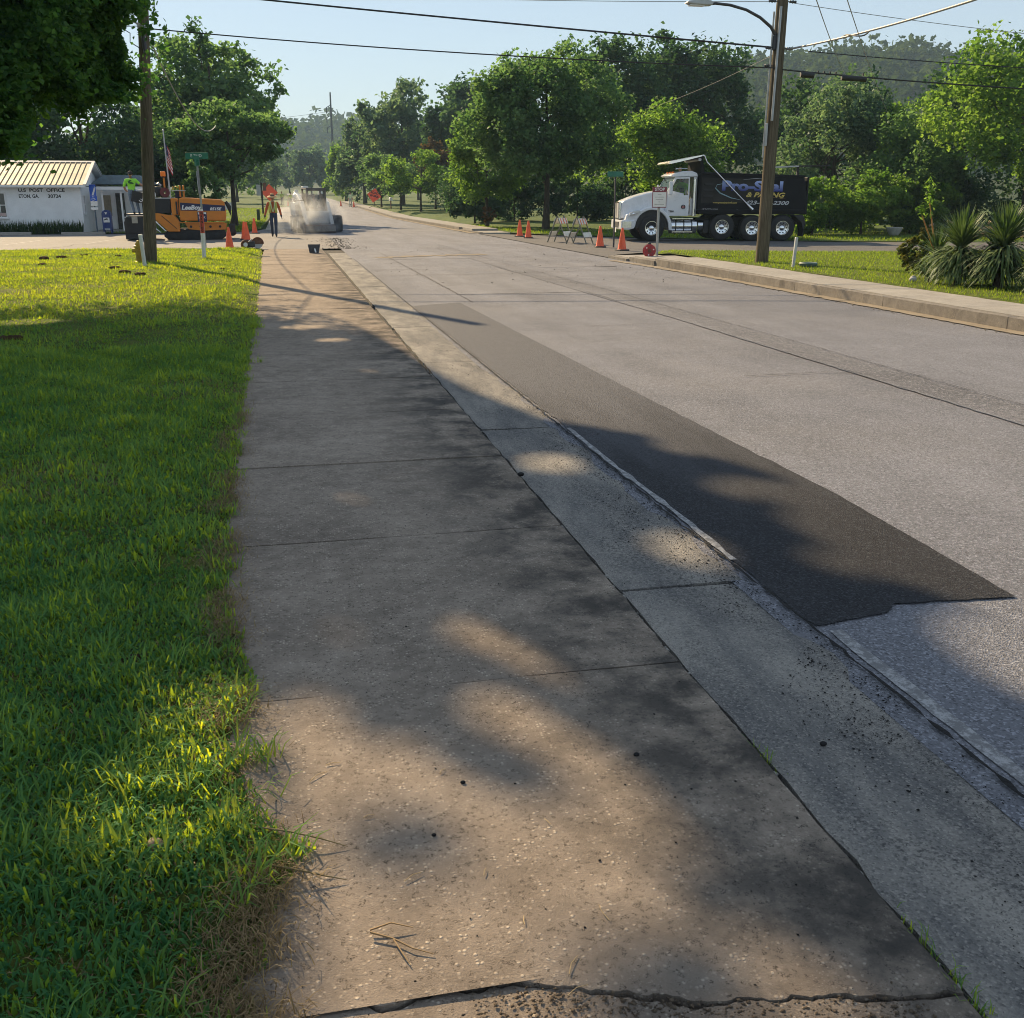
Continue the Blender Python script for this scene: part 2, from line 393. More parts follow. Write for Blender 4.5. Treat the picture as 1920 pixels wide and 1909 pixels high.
strip('cross_crack', [(2.02, 25.2), (3.4, 25.25)], .022, -.010, M_joint, .03, 9)
strip('cross_crack', [(4.3, 9.2), (5.2, 9.25), (5.5, 9.1)], .014, -.010, M_joint, .03, 10)
strip('cross_crack', [(3.9, 13.4), (5.2, 13.5)], .014, -.010, M_joint, .03, 11)
strip('cross_crack', [(2.1, 20.4), (2.9, 20.2), (3.4, 20.5)], .016, -.010, M_joint, .05, 12)
# worn white edge line beside the gutter
strip('edge_line', [(2.075, -1), (2.075, 3.44)], .060, -.0165, M_whitepaint, .010, 21, wv=.4, step=.1)
strip('edge_line', [(2.02, 4.3), (2.03, 5.1), (2.01, 6.2), (2.02, 7.3)], .036, -.0125, M_whitepaint, .012, 22, wv=.6, step=.11)
strip('tar_seam', [(2.0, -1.5), (2.0, 3.5), (1.975, 5), (1.975, 7.4), (1.96, 10), (1.94, 17), (1.93, 30)], .014, -.010, M_tar, .016, 25, wv=1.2, step=.05)

# ------------------------------------------------------------------ sidewalks, gutter, kerb (single slabs)
def slab(name, x0, x1, y0, y1, ztop, th, mat, parent, nx=6, ny=10, amp=.0, edge=.0, sd=0., tilt=0., bev=.008, c0=None, c1=None):
    vs = []; fs = []
    xs = np.linspace(x0, x1, nx); ys = np.linspace(y0, y1, ny)
    for j, y in enumerate(ys):
        for i, x in enumerate(xs):
            ex = ey = 0
            if i == nx - 1: ex = edge * (wob(y * 6, sd, 1.) + .5 * wob(y * 17, sd, 1.))
            if i == 0: ex = edge * wob(y * 6, sd + 3, 1.)
            if j in (0, ny - 1): ey = edge * .35 * (wob(x * 7, sd + j, 1.) + .5 * wob(x * 19, sd + j, 1.))
            on = i in (0, nx - 1) or j in (0, ny - 1)
            if c0 and j == 0: ey = c0(x) - y
            if c1 and j == ny - 1: ey = c1(x) - y
            vs.append((x + ex, y + ey, ztop + rise(y) + amp * wob(x, y, 1.7, sd) + tilt * (y - y0) - (bev * .6 if on else 0)))
    for j in range(ny - 1):
        for i in range(nx - 1):
            a = j * nx + i; fs.append((a, a + 1, a + nx + 1, a + nx))
    ring = [i for i in range(nx)] + [j * nx + nx - 1 for j in range(1, ny)] + [(ny - 1) * nx + i for i in range(nx - 2, -1, -1)] + [j * nx for j in range(ny - 2, 0, -1)]
    b0 = len(vs)
    for r_ in ring: vs.append((vs[r_][0], vs[r_][1], vs[r_][2] - th))
    for k in range(len(ring)):
        k2 = (k + 1) % len(ring); fs.append((ring[k2], ring[k], b0 + k, b0 + k2))
    me = bpy.data.meshes.new(name); me.from_pydata(vs, [], fs); me.update()
    return link(name, me, mat, parent)
def struct_root(name):
    o = bpy.data.objects.new(name, None); COL.objects.link(o); o['kind'] = 'structure'; return o
walk = struct_root('left_sidewalk')
jy = [-1.4, .1, 1.05, 3.27, 4.97, 6.53, 8.15] + [8.15 + 1.63 * k for k in range(1, 18)]
jy = [y for y in jy if y < 35.5] + [36.1]
CKX = [-.62, -.145, .023, .111, .264, .32, .394, .436, .60, .80, 1.0, 1.2, 1.36]; CKY = [1.98, 1.863, 1.839, 1.80, 1.822, 1.807, 1.818, 1.793, 1.735, 1.665, 1.625, 1.60, 1.57]
def ckc(x): return float(np.interp(x, CKX, CKY)) + .016 * wob(x * 14, 3.3) + .012 * wob(x * 37, 8.3) + .006 * wob(x * 90, 1.3)
def ckg(x): return max(.0012, .0050 + .007 * wob(x * 9, 5.7) + .003 * wob(x * 31, 2.2))
slab('paving_slab', -.62, 1.345, -.2, 1.7, -.006, .12, M_walk, walk, 150, 16, .006, .010, 3.1, 0, .004, None, lambda x: ckc(x) - ckg(x) - max(0, .03 * wob(x * 5, 11.) * (x > .4)))
slab('paving_slab', -.62, 1.345, 1.7, 3.264, .0, .12, M_walk, walk, 150, 16, .004, .010, 5.8, 0, .004, lambda x: ckc(x) + ckg(x), None)
for k, (a, b) in enumerate(zip(jy[:-1], jy[1:])):
    if b < 3.5: continue
    g = .008 if k != 5 else .004
    dz = .004 * wob(k * 3.3, 1.7)
    rough_edge = .030 if k == 1 else .011
    s_ = slab('paving_slab', -.62, 1.345 - .004 * k * (k > 6) * .9, a + g, b - g, dz - (.02 if k == 1 else 0), .12, M_walk, walk, 12, 14, .004, rough_edge, k * 2.7, 0)
gut = struct_root('gutter')
gy = [-1.2, .75, 4.05, 7.41, 10.75, 13.9, 17.2, 20.5, 23.8, 27.1, 30.4, 33.6]
for k, (a, b) in enumerate(zip(gy[:-1], gy[1:])):
    slab('gutter_slab', 1.372, 1.972 - .0015 * a, a + .012, b - .012, -.019, .09, M_gutter, gut, 6, 26, .006, .018, 40 + k * 1.9)
sheet('gutter_bed', [1.2, 2.1], [-3, 0, 10, 20, 36], lambda x, y: -.06, M_tar)
# right kerb and sidewalk, a real 15 cm step
kerb = struct_root('right_kerb')
def kerbx(y): return 9.32 - (0 if y < 26 else .0) - (max(0, y - 24) ** 2) * .006 * (y < 31)
ky = [-6, -3, 0, 3, 6, 9, 12, 15, 18, 21, 23.4, 25.6, 27.6, 29.3]
for k, (a, b) in enumerate(zip(ky[:-1], ky[1:])):
    o_ = slab('kerb_stone', kerbx((a + b) / 2), kerbx((a + b) / 2) + .17, a + .006, b - .006, .145 - (.10 if k == len(ky) - 2 else .05 if k == len(ky) - 3 else 0), .26, M_kerbstone, kerb, 3, 16, .006, .012, 70 + k, 0, .02)
rw = struct_root('right_sidewalk')
for k, (a, b) in enumerate(zip(np.arange(-6, 29.2, 1.6), np.arange(-4.4, 30.8, 1.6))):
    b = min(b, 29.4); z_ = .148 - max(0, (b - 26.5)) * .035
    slab('paving_slab', kerbx((a + b) / 2) + .178, 10.62, a + .005, b - .005, z_, .14, M_walk2, rw, 4, 6, .003, .008, 90 + k)
for k, (a, b) in enumerate(zip(np.arange(50, 170, 3.0), np.arange(53, 173, 3.0))):
    slab('paving_slab', 9.42, 10.75, a + .01, b - .01, .13 - (.1 if a < 51 else 0), .15, M_walk2, rw, 3, 3, 0, .01, 130 + k)
for k, (a, b) in enumerate(zip(np.arange(50, 170, 6.0), np.arange(56, 176, 6.0))):
    slab('kerb_stone', 9.24, 9.41, a + .01, b - .01, .125 - (.08 if a < 51 else 0), .25, M_kerbstone, kerb, 3, 5, 0, .01, 160 + k)
strip('gutter_sand_drift', [(9.2, 2), (9.22, 12), (9.2, 20), (9.1, 25), (8.9, 28)], .26, -.021, M_sand, .04, 33, wv=.5, kind='stuff')
strip('gutter_sand_drift', [(9.1, 51), (9.12, 80), (9.15, 120)], .4, -.016, M_sand, .06, 34, wv=.5, kind='stuff', step=.6)
# red clay smear dragged over the asphalt by the machines
strip('clay_smear', [(2.6, 30.4), (4.0, 31.1), (6.0, 31.6)], .5, -.0095, M_sand, .2, 36, wv=.9, kind='stuff')

# ------------------------------------------------------------------ lawns (soil sheets under the grass)
EDG = [(-3, -.10), (1.5, -.13), (1.87, -.16), (2.39, -.10), (2.7, -.20), (2.98, -.26), (3.34, -.20), (3.7, -.27), (4.41, -.34), (5.68, -.38), (8.66, -.43), (15, -.45), (25, -.55), (36, -.70)]
EY = [e[0] for e in EDG]; EX = [e[1] for e in EDG]
def lawn_edge(y): return float(np.interp(y, EY, EX)) + .05 * wob(y * 2.3, 4.1) + .045 * wob(y * 6.1, 9.1) + .02 * wob(y * 17., 2.1)
def lawn_z(x, y):
    d = max(0., lawn_edge(y) - x)
    return .004 + .035 * min(1, d / .35) + min(d, 1.5) / 1.5 * (.018 * wob(x, y, 1.3) + .010 * wob(x, y, 4.1))
ys_ = list(np.arange(-2, 10, .1)) + list(np.arange(10, 36.4, .3)); us_ = [0, .03, .08, .16, .3, .5, .8, 1.2, 1.8, 2.6, 4, 6, 9, 14, 24, 40]
v_ = []; 
for y in ys_:
    e = lawn_edge(y)
    for u in us_:
        x = e - u; v_.append((x, y + (.12 * wob(x, 3, 1.) if y > 36 else 0), lawn_z(x, y)))
nx = len(us_); i_ = (np.arange(len(ys_) - 1)[:, None] * nx + np.arange(nx - 1)[None]).ravel()
lo_ = link('left_lawn', mesh_np('left_lawn', np.array(v_), [np.stack([i_, i_ + nx, i_ + nx + 1, i_ + 1], 1)]), M_lawnbase); lo_['kind'] = 'structure'
def rlawn_far(x): return float(np.interp(x, [10.5, 11.2, 12.2, 14.5, 16.7, 18.3, 24, 45], [29.2, 30.6, 30.1, 29.2, 28.6, 28.5, 28.2, 26.6]))
v_ = []; ux = [10.6, 10.75, 11, 11.5, 12.2, 13, 14.5, 16, 17.5, 19, 21, 24, 30, 40]; vy = np.linspace(-8, 1, 60) * 0 + np.linspace(0, 1, 60)
for f in vy:
    for x in ux:
        y = -8 + (rlawn_far(x) + 8) * f; v_.append((x, y, .15 + .02 * wob(x, y, .9) - .11 * max(0, 1 - (rlawn_far(x) - y) / 1.2) - (.01 if x == 10.6 else 0)))
nx = len(ux); i_ = (np.arange(59)[:, None] * nx + np.arange(nx - 1)[None]).ravel()
lo_ = link('right_lawn', mesh_np('right_lawn', np.array(v_), [np.stack([i_, i_ + 1, i_ + nx + 1, i_ + nx], 1)]), M_lawnbase); lo_['kind'] = 'structure'
far_r = [(10.8, 49.5, .02), (12.4, 47, 0), (14.8, 43.5, 0), (18.2, 39.9, 0), (21, 37.9, 0), (27.5, 36.1, 0), (45, 33.3, 0), (60, 60, .1), (60, 120, .3), (10.8, 170, .9), (10.8, 90, .05)]
poly_sheet('far_right_lawn', far_r, 0, M_field)
far_l = [(-40, 53.4, .02), (-12, 53.2, .02), (-6, 53.0, .02), (-3.3, 53.4, .0), (-2.0, 54.8, .0), (-1.4, 57, .0), (-1.1, 60, .0), (-.9, 90, .06), (-.6, 130, .5), (-60, 130, .5), (-60, 60, .1)]
poly_sheet('far_left_lawn', far_l, 0, M_field)
walk2 = struct_root('far_left_sidewalk')
for a in np.arange(57, 130, 3.0): slab('paving_slab', -.85, 1.0, a + .01, a + 2.99, .03, .1, M_walk2, walk2, 3, 3, 0, .02, a)
# ------------------------------------------------------------------ foliage materials
def m_leaf(name, dark, light, trans=.42, gloss=.04, tt=1.5, tc=None):
    m, t, out = newmat(name)
    v = node(t, 'ShaderNodeAttribute', {'attribute_name': 'v'}).outputs['Fac']
    col = mixc(t, v, dark, light)
    tcol = mixc(t, v, tuple(min(1, x * tt) for x in (dark[0] * .92, dark[1], dark[2] * .6)), tuple(min(1, x * tt) for x in (light[0] * .95, light[1], light[2] * .6)))
    if tc: tcol = mixc(t, v, tc[0], tc[1])
    d = node(t, 'ShaderNodeBsdfDiffuse', Color=col)
    tr = node(t, 'ShaderNodeBsdfTranslucent', Color=tcol)
    g = node(t, 'ShaderNodeBsdfGlossy', Color=(.9, .95, 1, 1), Roughness=.55)
    mx = node(t, 'ShaderNodeMixShader', Fac=trans, i1=d.outputs[0], i2=tr.outputs[0])
    lw = node(t, 'ShaderNodeLayerWeight', Blend=.25).outputs['Facing']
    mx2 = node(t, 'ShaderNodeMixShader', Fac=mth(t, 'MULTIPLY', lw, gloss), i1=mx.outputs[0], i2=g.outputs[0])
    t.links.new(mx2.outputs[0], out.inputs[0])
    return m
L_maple = m_leaf('maple_leaf', (.042, .112, .034), (.135, .250, .050), .60)
L_mid = m_leaf('mid_green_leaf', (.052, .112, .046), (.160, .255, .105), .55, .05)
L_light = m_leaf('yellow_green_leaf', (.072, .145, .028), (.190, .290, .062), .58)
L_grey = m_leaf('grey_green_leaf', (.050, .100, .062), (.165, .240, .150), .50, .06)
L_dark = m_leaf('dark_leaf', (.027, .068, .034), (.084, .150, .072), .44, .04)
L_red = m_leaf('red_tipped_leaf', (.040, .090, .024), (.20, .17, .045), .35)
L_yucca = m_leaf('yucca_leaf', (.045, .095, .025), (.17, .22, .085), .25, .12)
L_brown = m_leaf('brown_leaf', (.07, .045, .02), (.15, .085, .035), .35)
G_blade = m_leaf('grass_blade', (.046, .185, .078), (.135, .320, .120), .60, .02, 1.7, ((.22, .33, .012), (.60, .64, .018)))
G_blade2 = m_leaf('roadside_grass_blade', (.06, .12, .03), (.15, .215, .05), .52, .02, 1.6, ((.16, .27, .015), (.38, .50, .025)))
G_straw = m_leaf('dry_straw', (.13, .085, .04), (.36, .26, .13), .3, .08, 1.2)
def m_bark(name, c1, c2):
    m, t, out = newmat(name)
    tc = t.nodes.new('ShaderNodeTexCoord').outputs['Object']
    mp = node(t, 'ShaderNodeMapping', Vector=tc, Scale=(9., 9., 1.6)).outputs[0]
    f = rampv(t, noi(t, mp, 2.2, 7, .7), .3, .7)
    bsdf(t, out, mixc(t, f, c1, c2), .95, 0., noi(t, mp, 4., 6, .7), .8, .04, .15)
    return m
M_bark = m_bark('tree_bark', (.035, .028, .021), (.10, .082, .062))
def unit(a): return a / (np.linalg.norm(a, axis=1, keepdims=True) + 1e-9)
def leaves_mesh(name, c, size, vcol, droop=.35, aspect=.55, rg=rng, up=.9):
    """folded rhombic leaves; c: (N,3) centres"""
    n = len(c)
    nrm = rg.normal(size=(n, 3)); nrm[:, 2] = np.abs(nrm[:, 2]) + up * .4; nrm = unit(nrm)
    d = rg.normal(size=(n, 3)); d[:, 2] -= droop; d = unit(d - nrm * (d * nrm).sum(1, keepdims=True))
    s = np.cross(nrm, d)
    L = (size * rg.uniform(.65, 1.3, n))[:, None]; W = L * aspect
    fold = nrm * L * rg.uniform(-.05, .22, n)[:, None]
    v = np.stack([c - d * L * .5, c + s * W * .5 + fold, c + d * L * .5, c - s * W * .5 + fold], 1).reshape(-1, 3)
    i = np.arange(n)[:, None] * 4
    me = mesh_np(name, v, [np.concatenate([i + np.array([[0, 1, 2]]), i + np.array([[0, 2, 3]])], 0)])
    attr(me, 'v', np.repeat(np.clip(vcol, 0, 1), 4))
    return me
def crown_points(n, rx, ry, rz, lobes, lr, rg, shell=.55, taper=.25, spread=.17, base=-1.):
    """clumped leaf positions: lobes on an ovoid, twig clusters in each lobe"""
    u = unit(rg.normal(size=(lobes, 3)))
    rad = rg.uniform(shell, .92, lobes)[:, None]
    lc = u * rad
    lc = lc[lc[:, 2] > base]; lobes = len(lc)
    k = 1 - taper * np.clip(lc[:, 2:3], -1, 1)
    lc = lc * np.concatenate([k, k, np.ones_like(k)], 1)
    lrad = lr * rg.uniform(.65, 1.25, lobes)
    ncl = max(lobes * 4, n // 22)
    li = rg.integers(0, lobes, ncl)
    cu = unit(rg.normal(size=(ncl, 3))); cr = rg.uniform(.35, 1.05, ncl) ** .6
    cc = lc[li] + cu * (cr * lrad[li])[:, None]
    cv = rg.normal(.45, .2, ncl) + .15 * rg.normal(size=lobes)[li]
    pi_ = rg.integers(0, ncl, n)
    p = cc[pi_] + rg.normal(size=(n, 3)) * (spread * lr)
    vc = cv[pi_] + rg.normal(0, .16, n)
    sc = np.array([rx, ry, rz])
    return p * sc, vc, lc * sc
def trunk_mesh(name, h, r, tips, rg, flare=1.35, fork=.45):
    mb = MB()
    n = 7; pts = []; rr = []
    for i in range(n):
        f = i / (n - 1); pts.append((.10 * h * .12 * math.sin(f * 3 + r * 40), .08 * h * .12 * math.cos(f * 2.2 + r * 9), h * f)); rr.append(r * ((1 - .72 * f) * (flare if i == 0 else 1)))
    mb.tube(pts, rr, 9)
    for q in tips:
        f = min(.93, fork + (1 - fork) * rg.uniform(0, .55) * 1.2); a = Vector(pts[0]).lerp(Vector(pts[-1]), f)
        a.x = pts[0][0] + (pts[-1][0] - pts[0][0]) * f
        b = Vector(q); mid = a.lerp(b, .5) + Vector((0, 0, -.06 * (b - a).length)) + Vector(rg.normal(size=3)) * .04 * (b - a).length
        r0 = r * (.55 - .3 * f)
        mb.tube([a, a.lerp(mid, .5) + Vector((0, 0, .02)), mid, b], [r0, r0 * .8, r0 * .55, r0 * .15], 5)
    return mb
LEAFK = 1.45
def tree(name, label, x, y, z0, h, rx, ry, cz, rz, n, leaf, mat, cat='tree', tr=.16, lobes=26, lr=.36, group=None, seed=1, taper=.25, shell=.5, keep=None, limbs=12, spread=.17, base=-1., aspect=.55, droop=.35, fork=.45, mb_keep=None, extra=None):
    rg = np.random.default_rng(seed)
    t_ = thing(name, label, cat, (x, y, z0), 0, group)
    p, vc, lc = crown_points(n, rx, ry, rz, lobes, lr, rg, shell, taper, spread, base)
    p[:, 2] += cz; lc = lc + np.array([0, 0, cz])
    for (ex, ey, ez_, er, en) in (extra or []):
        en = int(en * 2.6)
        ncl = max(6, en // 26); ce = unit(rg.normal(size=(ncl, 3))) * (rg.random((ncl, 1)) ** .5) * er * np.array([1, 1, .75]); ii = rg.integers(0, ncl, en)
        p = np.concatenate([p, ce[ii] + rg.normal(size=(en, 3)) * er * .2 + np.array([ex - x, ey - y, ez_ - z0])]); vc = np.concatenate([vc, rg.normal(.45, .2, ncl)[ii] + rg.normal(0, .16, en)])
        lc = np.concatenate([lc, np.array([[ex - x, ey - y, ez_ - z0]])])
    ok = p[:, 2] > .05
    if keep is not None: ok &= keep(p + np.array([x, y, z0]))
    p = p[ok]; vc = vc[ok]
    link('crown', leaves_mesh('crown', p, leaf * LEAFK, vc, droop, max(aspect, .7), rg), mat, t_)
    tips = lc[rg.choice(len(lc), min(limbs, len(lc)), replace=False)]
    if mb_keep is not None: tips = [q for q in tips if mb_keep(np.array([q + np.array([x, y, z0])]))[0]]
    o = trunk_mesh('trunk', cz + rz * .45, tr, tips, rg, 1.35, fork).build('trunk', M_bark, t_, 60)
    return t_
# ------------------------------------------------------------------ trees
sd = Vector((SUNV.x / SUNV.z, SUNV.y / SUNV.z))
# openings between the branches of the near maple: where its shade lets the sun through (ground x, y, radius x, radius y)
HOLES = [(.42, 2.55, .50, .40), (.30, 1.95, .36, .34), (.75, 2.08, .26, .30), (.93, 1.62, .18, .18), (.62, 3.70, .08, .12), (.74, 3.50, .07, .10), (.84, 3.30, .06, .08), (.08, 3.80, .10, .03),
         (.60, 2.98, .14, .18), (.0, 3.08, .10, .18), (-.32, 3.10, .16, .22), (-.38, 2.45, .22, .20), (-.30, 2.75, .14, .16), (.28, 5.7, .04, .05),
         (1.86, 4.55, .20, .26), (1.62, 6.35, .20, .24), (.5, 12.6, .2, .15), (.2, 14.0, .3, .2), (.75, 10.2, .05, .08),
         (-2.3, 18.0, .5, .6), (-1.55, 19.6, .6, .5), (-.2, 17.4, .4, .35), (.4, 16.2, .4, .35), (-3.4, 15.0, .4, .35), (2.7, 3.05, .3, .5), (2.6, 5.5, .22, .25), (2.75, 6.6, .3, .3), (2.55, 4.2, .2, .2)]
SUNP = np.array([(-.12, 3.22), (.05, 3.06), (.22, 2.94), (.42, 2.90), (.52, 3.08), (.66, 3.12), (.80, 2.92), (.92, 2.70), (.98, 2.40), (1.0, 2.10), (1.05, 1.85), (1.12, 1.5), (-.06, 1.45), (-.06, 2.1), (-.12, 2.4), (-.12, 2.7)])
SHADE_IN = [(.22, 2.38, .15, .11), (.52, 2.74, .12, .12), (.62, 2.58, .10, .08), (.72, 1.72, .20, .13), (.95, 2.0, .08, .14), (.34, 3.02, .14, .12)]
BX = [(-40, 40), (-11.0, 38), (-5.2, 17.2), (-4.2, 16.3), (-3.0, 18.6), (-2.1, 21.0), (-.6, 21.4), (.15, 19.0), (.6, 15.8), (1.05, 13.0), (1.3, 11.0), (1.55, 9.0), (1.9, 7.7), (2.5, 6.9), (2.9, 5.7), (2.5, 4.9), (2.55, 4.0), (2.85, 3.4), (2.75, 2.5), (3.3, 1.6), (3.6, -6), (-30, -8)]
BXa = np.array(BX)
def in_poly(px, py, Q=None):
    Q = BXa if Q is None else Q
    r_ = np.zeros(len(px), bool); j = len(Q) - 1
    for i in range(len(Q)):
        xi, yi = Q[i]; xj, yj = Q[j]
        c_ = ((yi > py) != (yj > py)) & (px < (xj - xi) * (py - yi) / (yj - yi + 1e-12) + xi); r_ ^= c_; j = i
    return r_
def shade_keep(P):
    gx = P[:, 0] - sd.x * P[:, 2]; gy = P[:, 1] - sd.y * P[:, 2]
    k = in_poly(gx, gy)
    hole = in_poly(gx, gy, SUNP)
    for a, b, c, d in HOLES: hole |= ((gx - a) / (c + .03)) ** 2 + ((gy - b) / (d + .05)) ** 2 < 1
    for a, b, c, d in SHADE_IN: hole &= ~(((gx - a) / c) ** 2 + ((gy - b) / d) ** 2 < 1)
    return k & ~hole
def maple_keep(P):
    # open the low right side of the crown so that the pole stands clear of the leaves
    nz = np.array([mnoise.noise(Vector((a * .9, b * .9, c * .9))) + .6 * mnoise.noise(Vector((a * 2.3, b * 2.3, c * 2.3 + 7))) for a, b, c in P])
    low = (P[:, 2] < 1.65 + .215 * P[:, 1]) & (P[:, 0] > -.112 * P[:, 1] - .10 - 2.1 * nz)
    thin = (P[:, 2] < 5.8) & (nz > .05)
    return shade_keep(P) & ~low & ~thin
tree('maple_tree', 'large dark maple overhanging the left lawn in the top left corner', -8.4, 21.5, 0, 14, 8.4, 8.6, 8.4, 6.2, 220000, .074, L_maple, tr=.34, lobes=90, lr=.24, seed=11, shell=.3, keep=maple_keep, limbs=26, spread=.20, droop=.6, aspect=.8, taper=.1, mb_keep=maple_keep, extra=[(-3.9, 18.5, 9.0, 1.3, 2600), (-3.7, 20.4, 9.0, 1.3, 2600), (-3.6, 22.4, 9.0, 1.3, 2600), (-2.9, 20.2, 9.0, 1.1, 2200), (-2.8, 21.6, 8.8, 1.1, 2200), (-4.6, 17.0, 9.2, 1.3, 2600), (-4.9, 19.4, 9.4, 1.3, 2600), (-4.6, 24.0, 8.8, 1.4, 2600), (-5.0, 26.5, 8.6, 1.4, 2600), (-3.2, 17.2, 8.6, 1.0, 1800), (-3.91, 19.00, 4.31, 0.90, 2600), (-3.45, 20.00, 4.47, 0.90, 2600), (-2.83, 20.50, 4.65, 0.75, 2200), (-3.91, 19.00, 3.69, 0.85, 2600), (-3.44, 20.00, 3.81, 0.80, 2400), (-2.86, 20.50, 3.97, 0.65, 1800), (-4.04, 18.50, 3.09, 0.70, 1800), (-3.58, 19.00, 3.14, 0.70, 1800), (-3.12, 20.00, 3.27, 0.55, 1400), (-4.14, 18.50, 2.58, 0.36, 800), (-3.80, 19.00, 2.65, 0.36, 800), (-2.51, 20.50, 4.32, 0.40, 900), (-2.73, 20.50, 3.54, 0.45, 900), (-3.47, 19.50, 2.76, 0.32, 500), (-4.51, 18.50, 4.07, 0.90, 2200), (-4.54, 18.50, 3.31, 0.90, 2000), (-4.43, 18.00, 2.66, 0.70, 1200), (-3.69, 19.50, 5.02, 1.00, 2600), (-3.02, 20.50, 5.23, 1.00, 2600)])
G_L = 'trees behind the post office and side street'
tree('broadleaf_tree', 'tall airy tree with sky gaps behind the paver and flagpole', -4.2, 78, 0, 13, 5.3, 5, 8.0, 5.1, 15000, .26, L_mid, tr=.24, lobes=46, lr=.27, seed=21, group=G_L, shell=.5, fork=.35, limbs=20)
tree('broadleaf_tree', 'low spreading tree right behind the paver, trunk on lit lawn', -2.7, 64, 0, 6.5, 4.3, 3.8, 4.5, 2.2, 15000, .17, L_mid, tr=.17, lobes=34, lr=.30, seed=22, group=G_L, taper=.35, base=-.55)
tree('broadleaf_tree', 'dark tree directly behind the post office gable and blue roof', -11.5, 70, 0, 10, 4.8, 4.2, 5.2, 4.6, 12000, .24, L_dark, tr=.2, lobes=30, lr=.34, seed=23, group=G_L)
tree('broadleaf_tree', 'dark tree behind left part of the post office roof', -19, 72, 0, 11, 5.4, 4.6, 5.6, 5.2, 12000, .26, L_dark, tr=.2, lobes=30, lr=.34, seed=24, group=G_L)
tree('broadleaf_tree', 'small dark tree between the flagpole and the paver', -6.6, 67, 0, 5.2, 2.8, 2.4, 2.8, 2.7, 8000, .17, L_dark, tr=.12, lobes=22, lr=.36, seed=25, group=G_L)
tree('ornamental_tree', 'young feathery tree with layered branches behind the paver hood', -4.3, 58, 0, 3.2, 1.5, 1.4, 1.8, 1.5, 3600, .13, L_mid, tr=.06, lobes=16, lr=.34, seed=26, group=G_L)
G_R = 'trees along the right side of the road'
tree('broadleaf_tree', 'big round tree with bare trunk left of the dump truck', 13.4, 53.7, .05, 9.1, 4.1, 3.8, 5.5, 3.7, 40000, .150, L_mid, tr=.17, lobes=70, lr=.27, seed=31, group=G_R, taper=.3, base=-.8, fork=.3, limbs=18)
tree('broadleaf_tree', 'smaller yellowish multi-stem tree beside the big round tree', 11.6, 60, .05, 5.9, 2.5, 2.3, 3.6, 2.4, 12000, .135, L_light, tr=.10, lobes=26, lr=.34, seed=32, group=G_R, fork=.2)
for q, (x, y, h, lb) in enumerate([(12.7, 98, 5.4, 'nearest small street tree, right of the row of three'), (11.9, 107.5, 5.3, 'middle small street tree in the row of three'), (11.4, 123, 6.4, 'farthest small street tree, beside the orange diamond sign')]):
    tree('street_tree', lb, x, y, .3, h, 2.9, 2.7, h - 2.0, 2.0, 6500, .19, L_light if q == 0 else L_mid, tr=.11, lobes=20, lr=.36, seed=40 + q, group='small street trees in a row', taper=.2, base=-.6)
tree('broadleaf_tree', 'tall grey green tree behind the row of small street trees', 15.5, 138, .7, 15.5, 6.2, 5.5, 8.4, 6.9, 14000, .36, L_grey, tr=.3, lobes=42, lr=.28, seed=51, group=G_R)
tree('broadleaf_tree', 'dark tall tree filling the gap left of the big round tree', 21, 122, .6, 14.5, 5.6, 5, 8.2, 6.2, 12000, .36, L_dark, tr=.3, lobes=32, lr=.32, seed=52, group=G_R)
tree('broadleaf_tree', 'pale hazy tree closest to the road beyond the skid steer', 11.6, 150, .8, 11, 4.6, 4, 6.0, 5.0, 10000, .34, L_grey, tr=.24, lobes=28, lr=.34, seed=53, group=G_R)
tree('broadleaf_tree', 'light green hazy tree at the far right road edge', 10.6, 178, 1., 9, 3.6, 3.4, 4.8, 4.2, 7000, .36, L_light, tr=.2, lobes=22, lr=.36, seed=54, group=G_R)
tree('broadleaf_tree', 'brownish small tree in shade behind the row of street trees', 15.8, 110, .4, 6.4, 2.2, 2.2, 4.0, 2.5, 4500, .22, L_brown, tr=.12, lobes=16, lr=.36, seed=55, group=G_R)
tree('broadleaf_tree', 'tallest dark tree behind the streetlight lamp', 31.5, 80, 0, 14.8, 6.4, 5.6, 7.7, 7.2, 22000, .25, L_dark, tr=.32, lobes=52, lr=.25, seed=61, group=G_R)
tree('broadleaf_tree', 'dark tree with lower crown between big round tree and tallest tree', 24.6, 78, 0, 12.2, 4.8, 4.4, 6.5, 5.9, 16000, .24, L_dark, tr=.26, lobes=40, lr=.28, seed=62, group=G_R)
tree('broadleaf_tree', 'bright yellow green tree behind the truck hood and cab', 20.9, 57, 0, 6.6, 3.9, 3.5, 3.5, 3.2, 17000, .145, L_light, tr=.14, lobes=36, lr=.30, seed=63, group=G_R, taper=.3)
tree('broadleaf_tree', 'grey green rounded tree right of the right utility pole', 28.0, 51, 0, 7.1, 3.5, 3.2, 3.8, 3.4, 15000, .15, L_grey, tr=.15, lobes=34, lr=.31, seed=64, group=G_R, taper=.3)
tree('broadleaf_tree', 'slender yellow green tree between grey green tree and right edge', 30.8, 49, 0, 6.0, 1.9, 1.9, 3.3, 2.8, 7000, .14, L_light, tr=.11, lobes=24, lr=.36, seed=65, group=G_R)
tree('broadleaf_tree', 'low leafy tree above the shrubs behind the yucca', 29.3, 45.5, 0, 5.2, 2.7, 2.4, 2.7, 2.6, 12000, .13, L_mid, tr=.12, lobes=30, lr=.32, seed=66, group=G_R)
tree('broadleaf_tree', 'large bright yellow green tree cut by the right picture edge', 32.6, 42, 0, 8.7, 4.7, 4.2, 5.4, 3.6, 22000, .15, L_light, tr=.2, lobes=44, lr=.28, seed=67, group=G_R, base=-.75, droop=.8)
